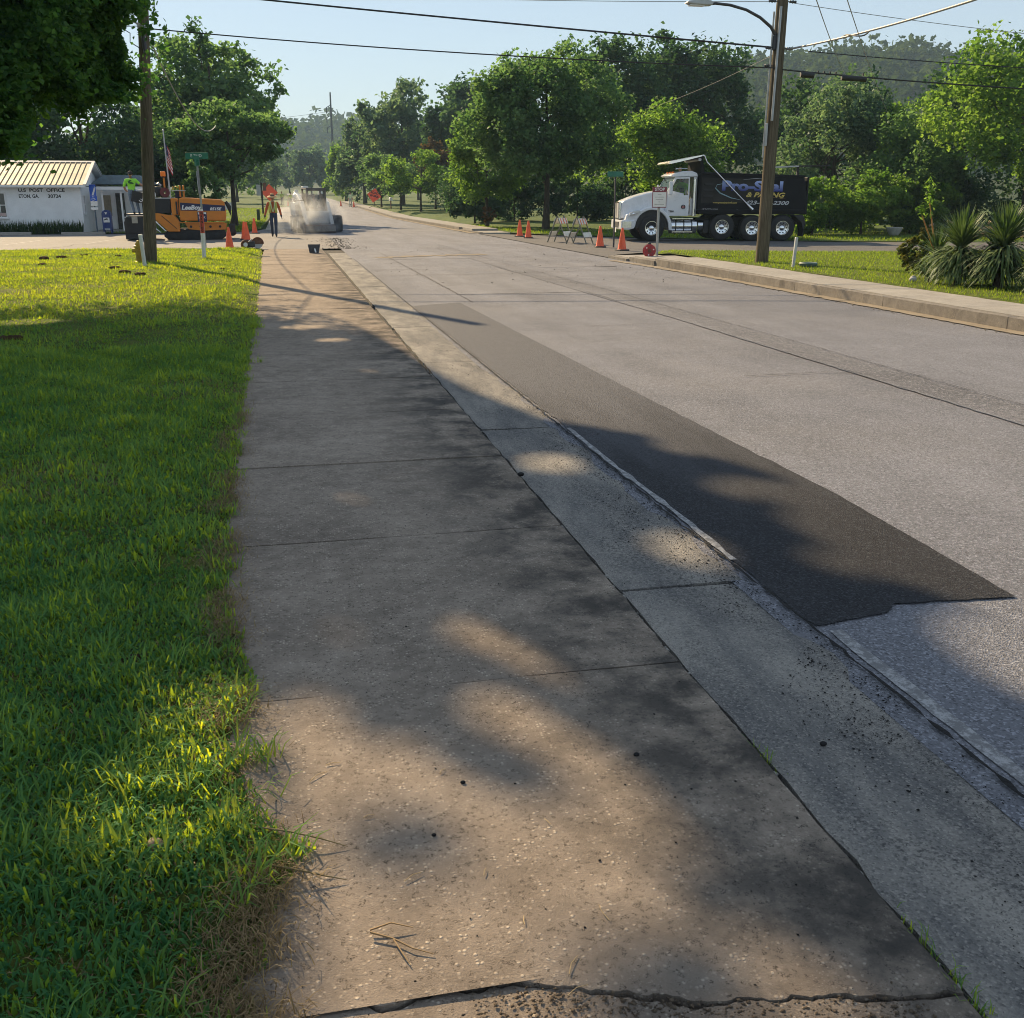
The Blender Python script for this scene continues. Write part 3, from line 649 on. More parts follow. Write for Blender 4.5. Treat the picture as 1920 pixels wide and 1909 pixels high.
tree('broadleaf_tree', 'dark tree deep in shade behind right edge tree', 39, 56, 0, 9, 5.4, 4.6, 4.6, 4.4, 12000, .2, L_dark, tr=.2, lobes=30, lr=.33, seed=68, group=G_R)
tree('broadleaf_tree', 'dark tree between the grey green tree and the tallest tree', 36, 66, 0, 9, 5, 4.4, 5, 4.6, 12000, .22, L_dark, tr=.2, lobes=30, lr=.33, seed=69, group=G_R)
for q, (x, y, h, r_, lb, mt) in enumerate([(23.2, 43.6, 2.4, 1.8, 'leafy shrub right behind the truck tailgate', L_light), (25.6, 43.6, 2.8, 2.0, 'taller leafy shrub in the middle behind the white planter', L_light), (28.2, 43.8, 2.4, 1.8, 'leafy shrub right of the white planter', L_light),
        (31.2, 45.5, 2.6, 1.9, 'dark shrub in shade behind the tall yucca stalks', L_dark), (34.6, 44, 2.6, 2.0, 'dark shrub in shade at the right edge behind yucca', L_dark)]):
    tree('shrub', lb, x, y, 0, h, r_, r_ * .9, h * .52, h * .5, 10000, .11, mt, cat='shrub', tr=.05, lobes=20, lr=.36, seed=80 + q, group='shrubs beyond the right side street', limbs=8, fork=.15)
for q, (x, y, h, r_, lb) in enumerate([(11.9, 66, 3.0, 1.8, 'added dark shrub for deep shade behind the multi-stem tree'), (14.9, 68, 3.4, 2.3, 'added dark shrub for deep shade behind the big tree trunk'), (18.6, 66, 3.4, 2.4, 'added dark shrub for deep shade behind the white barricades'),
        (14.5, 84, 4.0, 3.0, 'added dark shrub for deep shade behind the nearest small street tree'), (17.5, 100, 5.0, 3.6, 'added dark shrub for deep shade behind the middle small street tree'), (22.5, 68, 3.6, 2.8, 'added dark shrub for deep shade left of the truck grille')]):
    tree('shrub', lb, x, y, 0.05, h, r_, r_ * .8, h * .5, h * .5, 6000, .16, L_dark, cat='shrub', tr=.06, lobes=18, lr=.38, seed=90 + q, group='added dark shrubs for deep shade on the right', limbs=6, fork=.15)  # shrubs added in dark leaf colour to stand for deep shade under the crowns
for q, (x, y, h, r_, lb, mt) in enumerate([(-6.5, 170, 9, 4.0, 'hazy tree left of the road beyond the workers', L_mid), (-3.6, 220, 11, 4.5, 'farther hazy tree on the left road side', L_grey), (-12, 140, 9, 4.4, 'left far tree behind the low white wall', L_mid), (-16.5, 112, 8, 3.8, 'left far tree over the sunlit back lawn', L_mid),
        (3, 345, 13, 6, 'blue hazy tree closing the end of the road', L_grey), (13, 335, 14, 6, 'blue hazy tree closing the road on the right', L_grey), (-9, 330, 13, 6, 'blue hazy tree closing the road on the left', L_grey), (13.5, 215, 11, 4.6, 'faint tree at right of the far road bend', L_grey), (-14, 250, 12, 5.5, 'faint rounded tree left of the far road, in front of the hill', L_grey), (-22, 200, 11, 5.5, 'hazy wide tree far left behind the flagpole tree', L_mid), (19, 270, 14, 6, 'faint tall tree behind the far right road bend', L_grey), (-1, 285, 10, 5, 'small faint tree in the gap above the walking worker', L_grey), (24, 190, 13, 6, 'hazy broad tree behind the light green far tree', L_mid), (8.5, 300, 12, 5.5, 'faint tree right above the loader roof', L_grey)]):
    tree('broadleaf_tree', lb, x, y, rise(y), h, r_, r_ * .9, h * .58, h * .42, 5000, .34 if y < 300 else .6, mt, tr=.2, lobes=22, lr=.36, seed=110 + q, group='far trees in the haze')
# rounded red-tipped bush by the yucca
tree('shrub', 'rounded reddish clipped bush at the left end of the yucca bed', 12.75, 19.2, .14, .85, .50, .50, .44, .44, 9000, .042, L_red, cat='bush', tr=.03, lobes=90, lr=.20, seed=130, limbs=6, fork=.1, shell=.7)
# low dry shrub under the multi-stem tree
tree('shrub', 'thin brown half-dry shrub on the grass right of far sidewalk', 11.2, 58.0, .05, 1.1, .5, .5, .65, .5, 500, .09, L_brown, cat='shrub', tr=.02, lobes=10, lr=.35, seed=131, limbs=8, fork=.1)

# ------------------------------------------------------------------ wooded hills
def hill(name, xs, ys, f, mat):
    return sheet(name, xs, ys, f, mat)
M_hill = m_soil('wooded_hill_floor', (.025, .04, .014), (.05, .07, .022), .4)
def hr(x, y):
    rid = 43 + 6 * math.sin((x - 190) * .022) + 5 * wob(x * .012, 2.)
    fx = min(1, max(0, (x - 60) / 150.)) ; fx = fx * fx * (3 - 2 * fx)
    fy = min(1, max(0, (y - 190) / 270.)); fy = fy * fy * (3 - 2 * fy)
    return rise(y) - .3 + rid * fx * fy
def hl(x, y):
    rid = 27 + 6 * math.sin(x * .015 + 1.2) + 6 * wob(x * .01, 5.)
    fy = min(1, max(0, (y - 600) / 320.)); fy = fy * fy * (3 - 2 * fy)
    return rise(y) - .3 + rid * fy
sheet('wooded_hill', list(np.linspace(50, 620, 40)), list(np.linspace(185, 520, 26)), hr, M_hill)
sheet('far_hill', list(np.linspace(-420, 330, 30)), list(np.linspace(590, 960, 14)), hl, M_hill)
def woods(name, label, pts, hf, rad, nl, leaf, mat, seed):
    rg = np.random.default_rng(seed); V = []; C_ = []
    for (x, y) in pts:
        r_ = rad * rg.uniform(.7, 1.35); hh = r_ * rg.uniform(1.0, 1.6); z = hf(x, y)
        u = unit(rg.normal(size=(nl, 3))); u[:, 2] = np.abs(u[:, 2]) * 1.1 - .25; k = rg.uniform(.75, 1.08, nl)[:, None]
        lump = 1 + .22 * np.sin(u[:, 0:1] * 5 + x) * np.cos(u[:, 1:2] * 4 + y)
        V.append(u * k * lump * np.array([r_, r_, hh]) + np.array([x, y, z + hh * .55])); C_.append(np.clip(rg.normal(.45, .16) + rg.normal(0, .12, nl), 0, 1))
    me = leaves_mesh(name, np.concatenate(V), leaf, np.concatenate(C_), .2, .9, rg)
    o = link(name, me, mat); tag(o, label, 'woodland', None, 'stuff'); return o
rg = np.random.default_rng(5)
wp = []
for y in np.arange(215, 470, 8.5):
    for x in np.arange(85, 520, 8.5):
        px = x + rg.uniform(-3.5, 3.5); py = y + rg.uniform(-3.5, 3.5)
        if hr(px, py) > 12 and .40 < px / py < .92 and (y > 440 or rg.random() < .85): wp.append((px, py))
L_hill = m_leaf('hill_leaf', (.03, .055, .014), (.075, .105, .026), .25, .0)
woods('hillside_wood', 'hazy green wood covering the hill behind the right trees', wp, hr, 6.0, 130, 2.3, L_hill, 6)
wp2 = [(x + rg.uniform(-5, 5), y + rg.uniform(-5, 5)) for y in np.arange(700, 930, 15) for x in np.arange(-130, 190, 14)]
woods('far_hill_wood', 'pale blue wood on the far hill at the end of the road', wp2, hl, 10, 40, 5.0, L_hill, 7)

# ------------------------------------------------------------------ grass
def blades(name, label, P, L, W, lean, vcol, mat, rg, simple=False, kind='stuff', flat=0.):
    n = len(P); P = np.asarray(P, float)
    az = rg.uniform(0, 2 * PI, n); d = np.stack([np.cos(az), np.sin(az), np.zeros(n)], 1); s = np.stack([-d[:, 1], d[:, 0], np.zeros(n)], 1)
    L = L[:, None]; W = W[:, None]; le = lean[:, None]; up = np.array([[0, 0, 1.]])
    mid = P + up * L * .55 * np.cos(le * .6) * (1 - flat) + d * L * .55 * np.sin(le * .6) + up * .004
    tip = mid + up * L * .45 * np.cos(le * 1.35) * (1 - flat) + d * L * .45 * np.sin(le * 1.35)
    tip[:, 2] = np.maximum(tip[:, 2], P[:, 2] + .003)
    if simple:
        v = np.stack([P - s * W * .5, P + s * W * .5, tip], 1).reshape(-1, 3); i = np.arange(n)[:, None] * 3
        me = mesh_np(name, v, [i + np.array([[0, 1, 2]])]); k = 3
    else:
        v = np.stack([P - s * W * .5, P + s * W * .5, mid - s * W * .42, mid + s * W * .42, tip], 1).reshape(-1, 3); i = np.arange(n)[:, None] * 5
        me = mesh_np(name, v, [i + np.array([[0, 1, 3, 2]]), i + np.array([[2, 3, 4]])]); k = 5
    attr(me, 'v', np.repeat(np.clip(vcol, 0, 1), k))
    o = link(name, me, mat); tag(o, label, 'grass', None, kind); return o
def lawn_points(n, y0, y1, rg, over=.02, left=lambda y: -1.3 - .262 * y):
    y = rg.uniform(y0, y1, n * 2); xl = left(y); e = np.array([lawn_edge(q) for q in y]) + over
    x = rg.uniform(-12, 0.1, n * 2) if False else xl + (e - xl) * rg.random(n * 2)
    w = (e - xl) / (e - xl).max(); k = rg.random(n * 2) < w
    x, y = x[k][:n], y[k][:n]
    return x, y
def pat(x, y, s, sd_): return np.array([mnoise.noise(Vector((a * s + sd_, b * s, sd_))) for a, b in zip(x, y)])
rg = np.random.default_rng(31)
for q, (n, y0, y1, lmin, lmax, w, simp) in enumerate([(66000, .9, 4.6, .025, .080, .0060, False), (95000, 4.4, 12, .03, .085, .0075, False), (170000, 10.2, 36.2, .035, .080, .013, True)]):
    x, y = lawn_points(n, y0, y1, rg)
    tu = pat(x, y, 2.6 if q < 2 else .9, 3.); t2 = pat(x, y, .55, 8.)
    z = np.array([lawn_z(a, b) for a, b in zip(x, y)])
    L = rg.uniform(lmin, lmax, len(x)) * (1 + 1.1 * np.clip(tu, -.55, .8))
    edge = np.array([lawn_edge(b) for b in y]) - x
    L *= np.clip(.45 + edge * 1.6, .45, 1.)
    dry = (rg.random(len(x)) < np.clip(.34 - edge * 1.8, 0, .34)) | (rg.random(len(x)) < .12 + .35 * (t2 > .38))
    lean = np.clip(rg.normal(1.05, .38, len(x)), .1, 1.45)
    vc = np.clip(.36 + .55 * tu + .35 * t2 + rg.normal(0, .2, len(x)), 0, 1)
    g_ = ~dry
    P = np.stack([x, y, z], 1); nm = ('near', 'middle', 'far')[q]
    blades('lawn_grass', ('shaded grass blades of the left lawn in the foreground', 'shaded grass of the left lawn halfway to the pole', 'sunlit yellow green grass of the left lawn round the pole')[q], P[g_], L[g_], np.full(g_.sum(), w) * rg.choice([.6, .8, 1., 1.3, 1.9], g_.sum()), lean[g_], vc[g_], G_blade, rg, simp)
    blades('dry_grass', ('straw coloured thatch between the nearest grass blades', 'straw coloured thatch in the middle of the left lawn', 'straw coloured thatch in the far sunlit lawn')[q], P[dry], L[dry] * .8, np.full(dry.sum(), w * .7), np.clip(lean[dry] + .5, 0, 1.5), rg.random(dry.sum()), G_straw, rg, simp, flat=.45)
# clover and broad-leaved weeds among the grass
n = 9000; x, y = lawn_points(n, 1.2, 14, rg); kc = pat(x, y, 1.7, 41.) > .12; x, y = x[kc], y[kc]
cz_ = np.array([lawn_z(a, b) for a, b in zip(x, y)]) + rg.uniform(.015, .045, len(x))
o = link('clover', leaves_mesh('clover', np.stack([x, y, cz_], 1), .020, rg.random(len(x)), 0., .85, rg, 3.), m_leaf('clover_leaf', (.035, .085, .03), (.10, .17, .06), .4, .03)); tag(o, 'patches of clover and broad weeds in the left lawn', 'clover', None, 'stuff')
# coarse longer tufts in the foreground, some hanging over the slab edge
P = []; L_ = []; V_ = []; Ln = []
for k in range(190):
    y = (rg.uniform(1.4, 6.5) if k > 14 else rg.uniform(2.2, 3.3)) if k < 70 else rg.uniform(2.6, 15); e = lawn_edge(y); x = e - abs(rg.normal(.05 if k < 16 else .45, .12 if k < 16 else .35)) if k < 70 else e - rg.normal(.02, .05)
    for b in range(rg.integers(9, 20)):
        P.append((x + rg.normal(0, .025), y + rg.normal(0, .025), lawn_z(x, y))); L_.append(rg.uniform(.07, .17) * (1 if k < 70 else .75)); V_.append(rg.uniform(.3, 1)); Ln.append(rg.uniform(.7, 1.4))
blades('long_grass', 'long coarse grass tufts at the slab edge in front', np.array(P), np.array(L_), np.full(len(P), .0062), np.array(Ln), np.array(V_), G_blade, rg)
yt = 1.2 + 7.5 * rg.random(15000) ** 1.5; ed_ = np.array([lawn_edge(b) for b in yt]); xt = ed_ + rg.normal(-.03, .055, len(yt)); kt = (pat(xt, yt, 2.2, 23.) > .02) | (yt < 2.15); xt, yt = xt[kt], yt[kt]
zt = np.array([lawn_z(a, b) for a, b in zip(xt, yt)]) + rg.uniform(.0, .018, len(xt))
blades('dry_thatch', 'mat of dry brown thatch along the near lawn edge', np.stack([xt, yt, zt], 1), rg.uniform(.03, .075, len(xt)), rg.uniform(.0015, .003, len(xt)), rg.uniform(.9, 1.5, len(xt)), rg.random(len(xt)), G_straw, rg, flat=.35)
# dry clippings strewn on the slabs along the edge
y = rg.uniform(1.2, 14, 5200) ** 1.0; y = 1.2 + (y - 1.2) * rg.random(5200) ** .6
x = np.array([lawn_edge(b) for b in y]) + np.abs(rg.normal(0, .07, len(y))) - .06
clump = pat(x, y, 3.3, 17.) > -.12
x, y = x[clump], y[clump]
blades('grass_clippings', 'dry clippings scattered on the concrete along the lawn edge', np.stack([x, y, np.full(len(x), .006)], 1), rg.uniform(.02, .07, len(x)), rg.uniform(.0012, .0026, len(x)), rg.uniform(1.15, 1.5, len(x)), rg.random(len(x)), G_straw, rg, flat=.55)
x = rg.uniform(10.62, 24, 130000); y = rg.uniform(6, 31, 130000)
far_ = np.array([rlawn_far(a) for a in x]); k = (y < far_) & (x < 4 + .78 * y + 3) & (x > 10.6)
x, y, far_ = x[k], y[k], far_[k]; z = .15 - .11 * np.clip(1 - (far_ - y) / 1.2, 0, 1)
blades('lawn_grass', 'sunlit grass strip between right sidewalk and side street', np.stack([x, y, z], 1), rg.uniform(.035, .075, len(x)), rg.uniform(.007, .014, len(x)), np.clip(rg.normal(.7, .3, len(x)), .1, 1.2), rg.random(len(x)), G_blade2, rg, True)
x = rg.uniform(11, 46, 70000); y = rg.uniform(35, 64, 70000)
fe = np.interp(x, [10.8, 12.4, 14.8, 18.2, 21, 27.5, 45], [49.5, 47, 43.5, 39.9, 37.9, 36.1, 33.3]); k = (y > fe + .1) & (x < .78 * y)
x, y = x[k], y[k]
blades('lawn_grass', 'sunlit mown grass beyond the right side street behind the truck', np.stack([x, y, np.full(len(x), .02)], 1), rg.uniform(.06, .14, len(x)), rg.uniform(.02, .04, len(x)), np.clip(rg.normal(.7, .3, len(x)), .1, 1.2), rg.random(len(x)), G_blade2, rg, True)
x = rg.uniform(-22, -.95, 60000); y = rg.uniform(53.6, 125, 60000); k = (x > -.22 * y) & ~((x < -8.3) & (y < 62)) & (x < np.interp(y, [53, 55, 57, 60, 130], [-3.4, -2.2, -1.5, -1.15, -.9]))
x, y = x[k], y[k]
blades('lawn_grass', 'sunlit grass beyond the left side street behind the cones', np.stack([x, y, np.array([rise(b) for b in y]) + .02], 1), rg.uniform(.07, .16, len(x)), rg.uniform(.03, .06, len(x)), np.clip(rg.normal(.7, .3, len(x)), .1, 1.2), rg.random(len(x)), G_blade2, rg, True)
# ------------------------------------------------------------------ common paints
W_paint = pm('white_paint', (.72, .72, .70), .5, 0, .06, 4., dirt=.25, dc=(.35, .32, .27))
K_black = pm('black_rubber_plastic', (.018, .018, .019), .6, 0, .2)
K_steel = pm('galvanised_steel', (.36, .37, .38), .42, .8, .12, 8.)
K_dsteel = pm('dark_steel', (.06, .06, .065), .5, .5, .2)
K_orange = pm('fluorescent_orange_plastic', (.85, .115, .028), .45, 0, .10, 6., dirt=.15, dc=(.18, .06, .03))
K_rust = pm('rusty_steel', (.16, .075, .045), .85, .2, .35, 14., .3)
K_red = pm('red_paint', (.34, .02, .025), .4, 0, .15)
K_maroon = pm('maroon_sign_paint', (.20, .03, .045), .5, 0, .1)
K_green = pm('green_street_sign', (.02, .16, .10), .45, 0, .12)
K_blue = pm('mailbox_blue_paint', (.012, .035, .16), .42, 0, .12)
K_signblue = pm('accessible_parking_blue', (.015, .09, .48), .4, 0, .06)
K_white = pm('white_sign_face', (.75, .75, .74), .45, 0, .05)
K_alu = pm('sign_back_aluminium', (.42, .43, .44), .5, .5, .1)
K_glass = pm('dark_window_glass', (.03, .04, .05), .12, 0, .2, spec=.8)
K_text = pm('black_lettering', (.012, .012, .012), .6, 0, .1)
K_wire = pm('black_cable_sheath', (.015, .015, .017), .6, 0, .2)
K_wirel = pm('weathered_aluminium_cable', (.30, .30, .30), .55, .3, .2)
K_yel = pm('hydrant_yellow_paint', (.42, .28, .03), .55, 0, .2, 9., dirt=.4, dc=(.2, .13, .04))
K_pvc = pm('white_pvc_pipe', (.68, .68, .66), .4, 0, .06, 3., dirt=.2, dc=(.4, .36, .3))
def m_polewood(name, c1, c2):
    m, t, out = newmat(name)
    tc = t.nodes.new('ShaderNodeTexCoord').outputs['Object']
    mp = node(t, 'ShaderNodeMapping', Vector=tc, Scale=(30., 30., .9)).outputs[0]
    f = rampv(t, noi(t, mp, 1.6, 7, .7), .3, .7); f2 = rampv(t, noi(t, tc, 1.1, 4), .3, .7)
    col = mixc(t, f2, mixc(t, f, c1, c2), mixc(t, f, tuple(x * .7 for x in c1), tuple(x * .75 for x in c2)))
    bsdf(t, out, col, .95, 0., noi(t, mp, 3., 6, .7), .5, .02, .1)
    return m
M_pole = m_polewood('weathered_pole_wood', (.075, .062, .042), (.185, .155, .11))
# ------------------------------------------------------------------ utility poles
def pole(label, x, y, z0, h, r0, r1, lx, ly):
    t = thing('utility_pole', label, 'utility pole', (x, y, z0)); n = 10
    mb = MB(); mb.tube([(lx * i / n * h, ly * i / n * h, h * i / n - .1 * (i == 0)) for i in range(n + 1)], [r0 + (r1 - r0) * i / n for i in range(n + 1)], 20)
    mb.build('pole', M_pole, t, 60); return t
pL = pole('wooden utility pole standing on the left lawn by hydrant', -3.37, 28.55, .02, 8.6, .155, .115, .068, 0)
pR = pole('wooden utility pole with streetlight in front of dump truck', 11.25, 23.5, .14, 9.0, .155, .115, .012, .0)
MB().box((.40, -.02, 5.62), (.34, .05, .05)).build('bracket', K_steel, pL); MB().box((.40, 0, 5.35), (.05, .34, .06)).build('bracket', K_steel, pL)
MB().lathe([(.13, -.035), (.15, -.03), (.15, .03), (.13, .035)], 18, (.38, 0, 5.60)).build('pole_band', K_steel, pL)
MB().cyl((.38, -.14, 5.0), (.36, -.15, 5.45), .05).build('terminal_box', K_dsteel, pL)
MB().tube([(-.17, -.03, 2.4), (-.15, -.04, 4.0), (-.14, -.05, 5.3), (-.15, -.08, 5.5)], .022, 8).build('conduit', K_steel, pR, 60)
MB().tube([(-.06, -.155, 3.2), (-.04, -.15, 4.6), (-.02, -.14, 5.6)], .030, 8).build('conduit', K_steel, pR, 60)
arm = MB().tube([(-.05, -.05, 5.0), (-.22, -.10, 5.18), (-.50, -.12, 5.36), (-.85, -.14, 5.50), (-1.25, -.16, 5.58), (-1.60, -.17, 5.60), (-1.75, -.17, 5.585)], [.04, .035, .032, .03, .03, .03, .03], 10).build('lamp_arm', K_dsteel, pR, 60)
MB().box((-.08, -.05, 4.86), (.10, .14, .30)).build('bracket', K_dsteel, pR, bev=.01)
lampb = MB(); lampb.prism([(-1.68, 5.62), (-1.80, 5.66), (-2.05, 5.655), (-2.26, 5.62), (-2.30, 5.585), (-2.20, 5.555), (-1.85, 5.54), (-1.70, 5.55)], -.28, -.07)
lh = lampb.build('lamp_head', K_alu, pR, bev=.02)
MB().box((-2.05, -.175, 5.54), (.34, .16, .02)).build('lamp_lens', K_white, lh)
MB().cyl((-1.83, -.175, 5.65), (-1.83, -.175, 5.71), .035).build('photocell', K_dsteel, lh)
for z_, s_ in ((5.72, 1), (5.72, -1), (4.75, -1), (4.38, -1), (4.75, 1)):
    MB().lathe([(.01, -.09), (.035, -.07), (.02, -.04), (.038, 0), (.02, .04), (.035, .07), (.01, .09)], 10, (s_ * .25 + .06, -.03, z_), 'x').cyl((0, -.03, z_), (s_ * .17 + .06, -.03, z_), .012).build('insulator', K_dsteel, pR, 60)
MB().box((-.14, -.05, 2.9), (.06, .08, .5)).build('conduit_clamp', K_steel, pR, bev=.01)
# ------------------------------------------------------------------ overhead cables
def cable(label, a, b, r, sag, mat=None, group='overhead cables', extra=None, n=22):
    a = Vector(a); b = Vector(b); pts = []
    for i in range(n + 1):
        f = i / n; p = a.lerp(b, f); p.z -= sag * 4 * f * (1 - f); pts.append(p)
    o = MB().tube(pts, r, 6).build('overhead_cable', mat or K_wire, None, 80); tag(o, label, 'cable', group)
    return o
cable('thick upper black cable crossing the road between both poles', (-2.78, 28.5, 6.47), (11.24, 23.4, 4.89), .021, .02)
cable('thinner lower black cable crossing the road between both poles', (-2.85, 28.45, 5.57), (11.2, 23.4, 4.47), .015, .10)
cable('thin wire entering from the top to the right pole tip', (4.9, 24.6, 5.86), (11.1, 23.5, 5.86), .007, .02, K_wirel)
cable('thin wire leaving the right pole tip towards the right edge', (11.6, 23.5, 5.84), (18.5, 22.0, 5.05), .007, .05, K_wirel)
cab4 = cable('pale twisted service bundle rising from right pole to top right', (11.45, 23.4, 4.86), (11.66, 14.0, 4.95), .022, .12, K_wirel)
MB().tube([(11.52 + .03 * math.sin(i * .9), 21.3 - i * .12, 4.78 + .05 * math.sin(i * .55)) for i in range(12)], .014, 6).build('cable_loop', K_wire, cab4, 80)
cab5 = cable('black telephone cable with splice cases right of the right pole', (11.35, 23.4, 4.44), (18.0, 22.0, 3.98), .017, .04)
MB().cyl((11.80, 23.31, 4.335), (12.10, 23.25, 4.315), .065, n=14).build('splice_case', K_black, cab5, 50)
MB().cyl((12.72, 23.11, 4.265), (13.28, 23.0, 4.235), .058, n=14).build('splice_case', K_black, cab5, 50)
for k in range(5): MB().box((12.2 + k * .13 + (.55 if k == 4 else 0), 23.24 - k * .03, 4.385 - k * .009), (.03, .03, .06)).build('cable_clip', K_black, cab5)
cable('far thin cable across the hill at the right edge', (20.5, 40, 7.1), (32, 40, 6.7), .02, .05)
cable('left of two steep thin wires right of the pole', (7.9, 15.3, 4.45), (28.0, 49.5, 6.9), .008, .25, K_wirel)
cable('right of two steep thin wires right of the pole', (8.5, 15.5, 4.52), (34.5, 56, 5.5), .008, .25, K_wirel)
cable('service wire slanting down left from right pole into trees', (11.2, 23.6, 4.75), (19.6, 61, 6.3), .006, .25)
cable('slack pale service drop from left pole into the trees', (-2.86, 28.5, 5.33), (-2.95, 57, 5.1), .017, .95, K_wirel)
c10 = cable('pale service bundle from top left to the left pole', (-3.2, 20.0, 5.05), (-3.05, 28.4, 5.66), .020, .08, K_wirel)
c11 = cable('short black cable with closure left of the left pole', (-9.5, 27.2, 5.55), (-3.1, 28.45, 5.62), .010, .10)
MB().cyl((-4.15, 28.25, 5.53), (-3.55, 28.37, 5.56), .05, n=12).build('splice_case', K_black, c11, 50)
MB().tube([(-3.5, 28.4, 5.57), (-3.3, 28.4, 5.45), (-3.32, 28.4, 5.25), (-3.1, 28.45, 5.12)], .012, 6).build('cable_loop', K_wire, c11, 80)
# far pylon
py_ = thing('power_pylon', 'thin far steel power pole above the distant trees', 'pylon', (17.4, 350, rise(350)))
MB().tube([(0, 0, 0), (0, 0, 30.2)], [.55, .22], 8).build('mast', K_dsteel, py_, 60)
for z_, s_ in ((26.5, -1), (23.5, -1), (20.5, -1)): MB().tube([(0, 0, z_), (s_ * 1.4, 0, z_ - .8)], .12, 6).cyl((s_ * 1.4, 0, z_ - .8), (s_ * 1.4, 0, z_ - 2.4), .16, n=6).build('crossarm', K_dsteel, py_)
cable('upper far transmission line left of the pylon', (17.0, 350, 27.6), (-25, 352, 24.5), .05, 1.0, K_wirel)
cable('lower far transmission line left of the pylon', (17.0, 350, 23.4), (-25, 352, 20.5), .05, 1.0, K_wirel)

# ------------------------------------------------------------------ left lawn furniture
h = thing('fire_hydrant', 'yellow fire hydrant half hidden behind the left pole', 'hydrant', (-3.66, 28.75, .02))
MB().lathe([(.0, 0), (.13, 0), (.13, .04), (.09, .05), (.09, .38), (.12, .39), (.12, .43), (.085, .44), (.075, .49), (.04, .53), (.03, .56), (.0, .57)], 18).build('barrel', K_yel, h, 50)
MB().cyl((-.16, 0, .31), (.16, 0, .31), .05).build('hose_outlet', K_yel, h, 50)
MB().cyl((0, -.15, .27), (0, 0, .27), .06).build('pumper_outlet', K_yel, h, 50)
o = thing('marker_post', 'leaning white pipe marker in front of the left pole', 'marker post', (-3.31, 26.84, .01)); o.rotation_euler = (.02, -.05, .3)
MB().cyl((0, 0, -.1), (0, 0, .76), .045, n=14).build('pipe', K_pvc, o, 50); MB().cyl((0, 0, .74), (0, 0, .79), .05, n=14).build('cap', K_pvc, o, 50)
o = thing('marker_post', 'tall white marker with red upper half on the left lawn', 'marker post', (-2.15, 30.23, .01)); o.rotation_euler = (0, .02, 0)
MB().cyl((0, 0, -.1), (0, 0, .70), .055, n=14).build('tube', K_pvc, o, 50)
red = MB().cyl((0, 0, .70), (0, 0, 1.28), .058, n=14).build('red_sleeve', pm('warning_red_orange', (.45, .06, .025), .5), o, 50)
MB().cyl((0, 0, 1.28), (0, 0, 1.33), .05, n=14).build('cap', K_pvc, o, 50)
for k, s_ in enumerate('WARNING'): text(s_, .085, (-.028, -.0595, 1.19 - k * .075), (PI / 2, 0, 0), K_text, red, bold=.002)
o = thing('street_sign', 'green crossed street name blades with edge-on stop sign, left', 'street sign', (-2.52, 36.55, -.01), R(-6)); o.rotation_euler = (0, -.02, R(-6))
MB().box((0, 0, 1.36), (.06, .045, 2.78)).build('post', K_steel, o)
b1 = MB().box((.02, -.02, 2.95), (.72, .012, .20)).build('name_blade', K_green, o, bev=.01); text('E 2ND', .13, (.0, -.03, 2.91), (PI / 2, 0, 0), K_white, b1, align='CENTER')
MB().box((.0, 0, 2.72), (.012, .62, .20)).build('name_blade', K_green, o, bev=.005)
MB().box((0, 0, 2.80), (.16, .10, .30)).build('bracket', K_green, o, bev=.01)
oc = MB(); oc.prism([(.38 * math.cos(PI / 8 + k * PI / 4), 2.12 + .38 * math.sin(PI / 8 + k * PI / 4)) for k in range(8)], .035, .042)
st = oc.build('stop_plate', K_alu, o); st.rotation_euler = (0, 0, R(98)); st.location = (.0, 0, 0)
# board lying on the lawn edge
o = MB().box((0, 0, .03), (.95, .12, .05), rz=.02).build('white_board', W_paint, None, bev=.005); o.location = (-2.35, 36.05, 0); tag(o, 'white painted board lying on the lawn edge behind markers', 'board')
# clods of soil on the lawn
rg = np.random.default_rng(77)
CLODS = ['widest brown soil clod at the far left of the lawn', 'brown soil clod just behind the widest clod, far left', 'brown soil clod left of the leaning white pipe', 'brown soil clod nearest the grass shadow edge', 'pair-like brown soil clod beside the shadow edge, left one', 'dark soil clod in the shaded lawn at the left edge', 'brown soil clod close to the post office lot edge', 'small brown soil clod between the lot and the hydrant', 'tiny dark soil clod in the nearest shaded grass', 'dark soil clod in mid shaded lawn near the slab', 'brown soil clod on the bright grass left of the pole', 'small brown soil clod on bright grass near the sidewalk']
for k, (x, y, s_) in enumerate([(-6.36, 30.4, .5), (-6.0, 31.1, .4), (-3.92, 26.2, .34), (-3.08, 23.8, .32), (-3.45, 24.6, .38), (-3.2, 13.1, .3), (-5.6, 32.2, .3), (-4.6, 31.6, .25), (-.62, 3.6, .14), (-1.25, 5.6, .16), (-5.9, 28.0, .3), (-1.4, 25.4, .22)]):
    mb = MB()
    for q in range(14):
        a = rg.uniform(0, 6.28); r_ = s_ * min(.32, abs(rg.normal(0, .22))); d_ = rg.uniform(.30, .46) * s_ * .6
        mb.sph((r_ * math.cos(a) * 1.5, r_ * math.sin(a), d_ * .35), (d_, d_ * .8, d_ * .6), 6, 4)
    o = mb.build('soil_clod', m_soil('clod_soil', (.05, .032, .018), (.13, .08, .042), 20.) if k == 0 else bpy.data.materials['clod_soil'], None); o.location = (x, y, lawn_z(x, y)); o.scale = (.62, .62, .8); tag(o, CLODS[k], 'soil clod', 'soil clods on the left lawn')
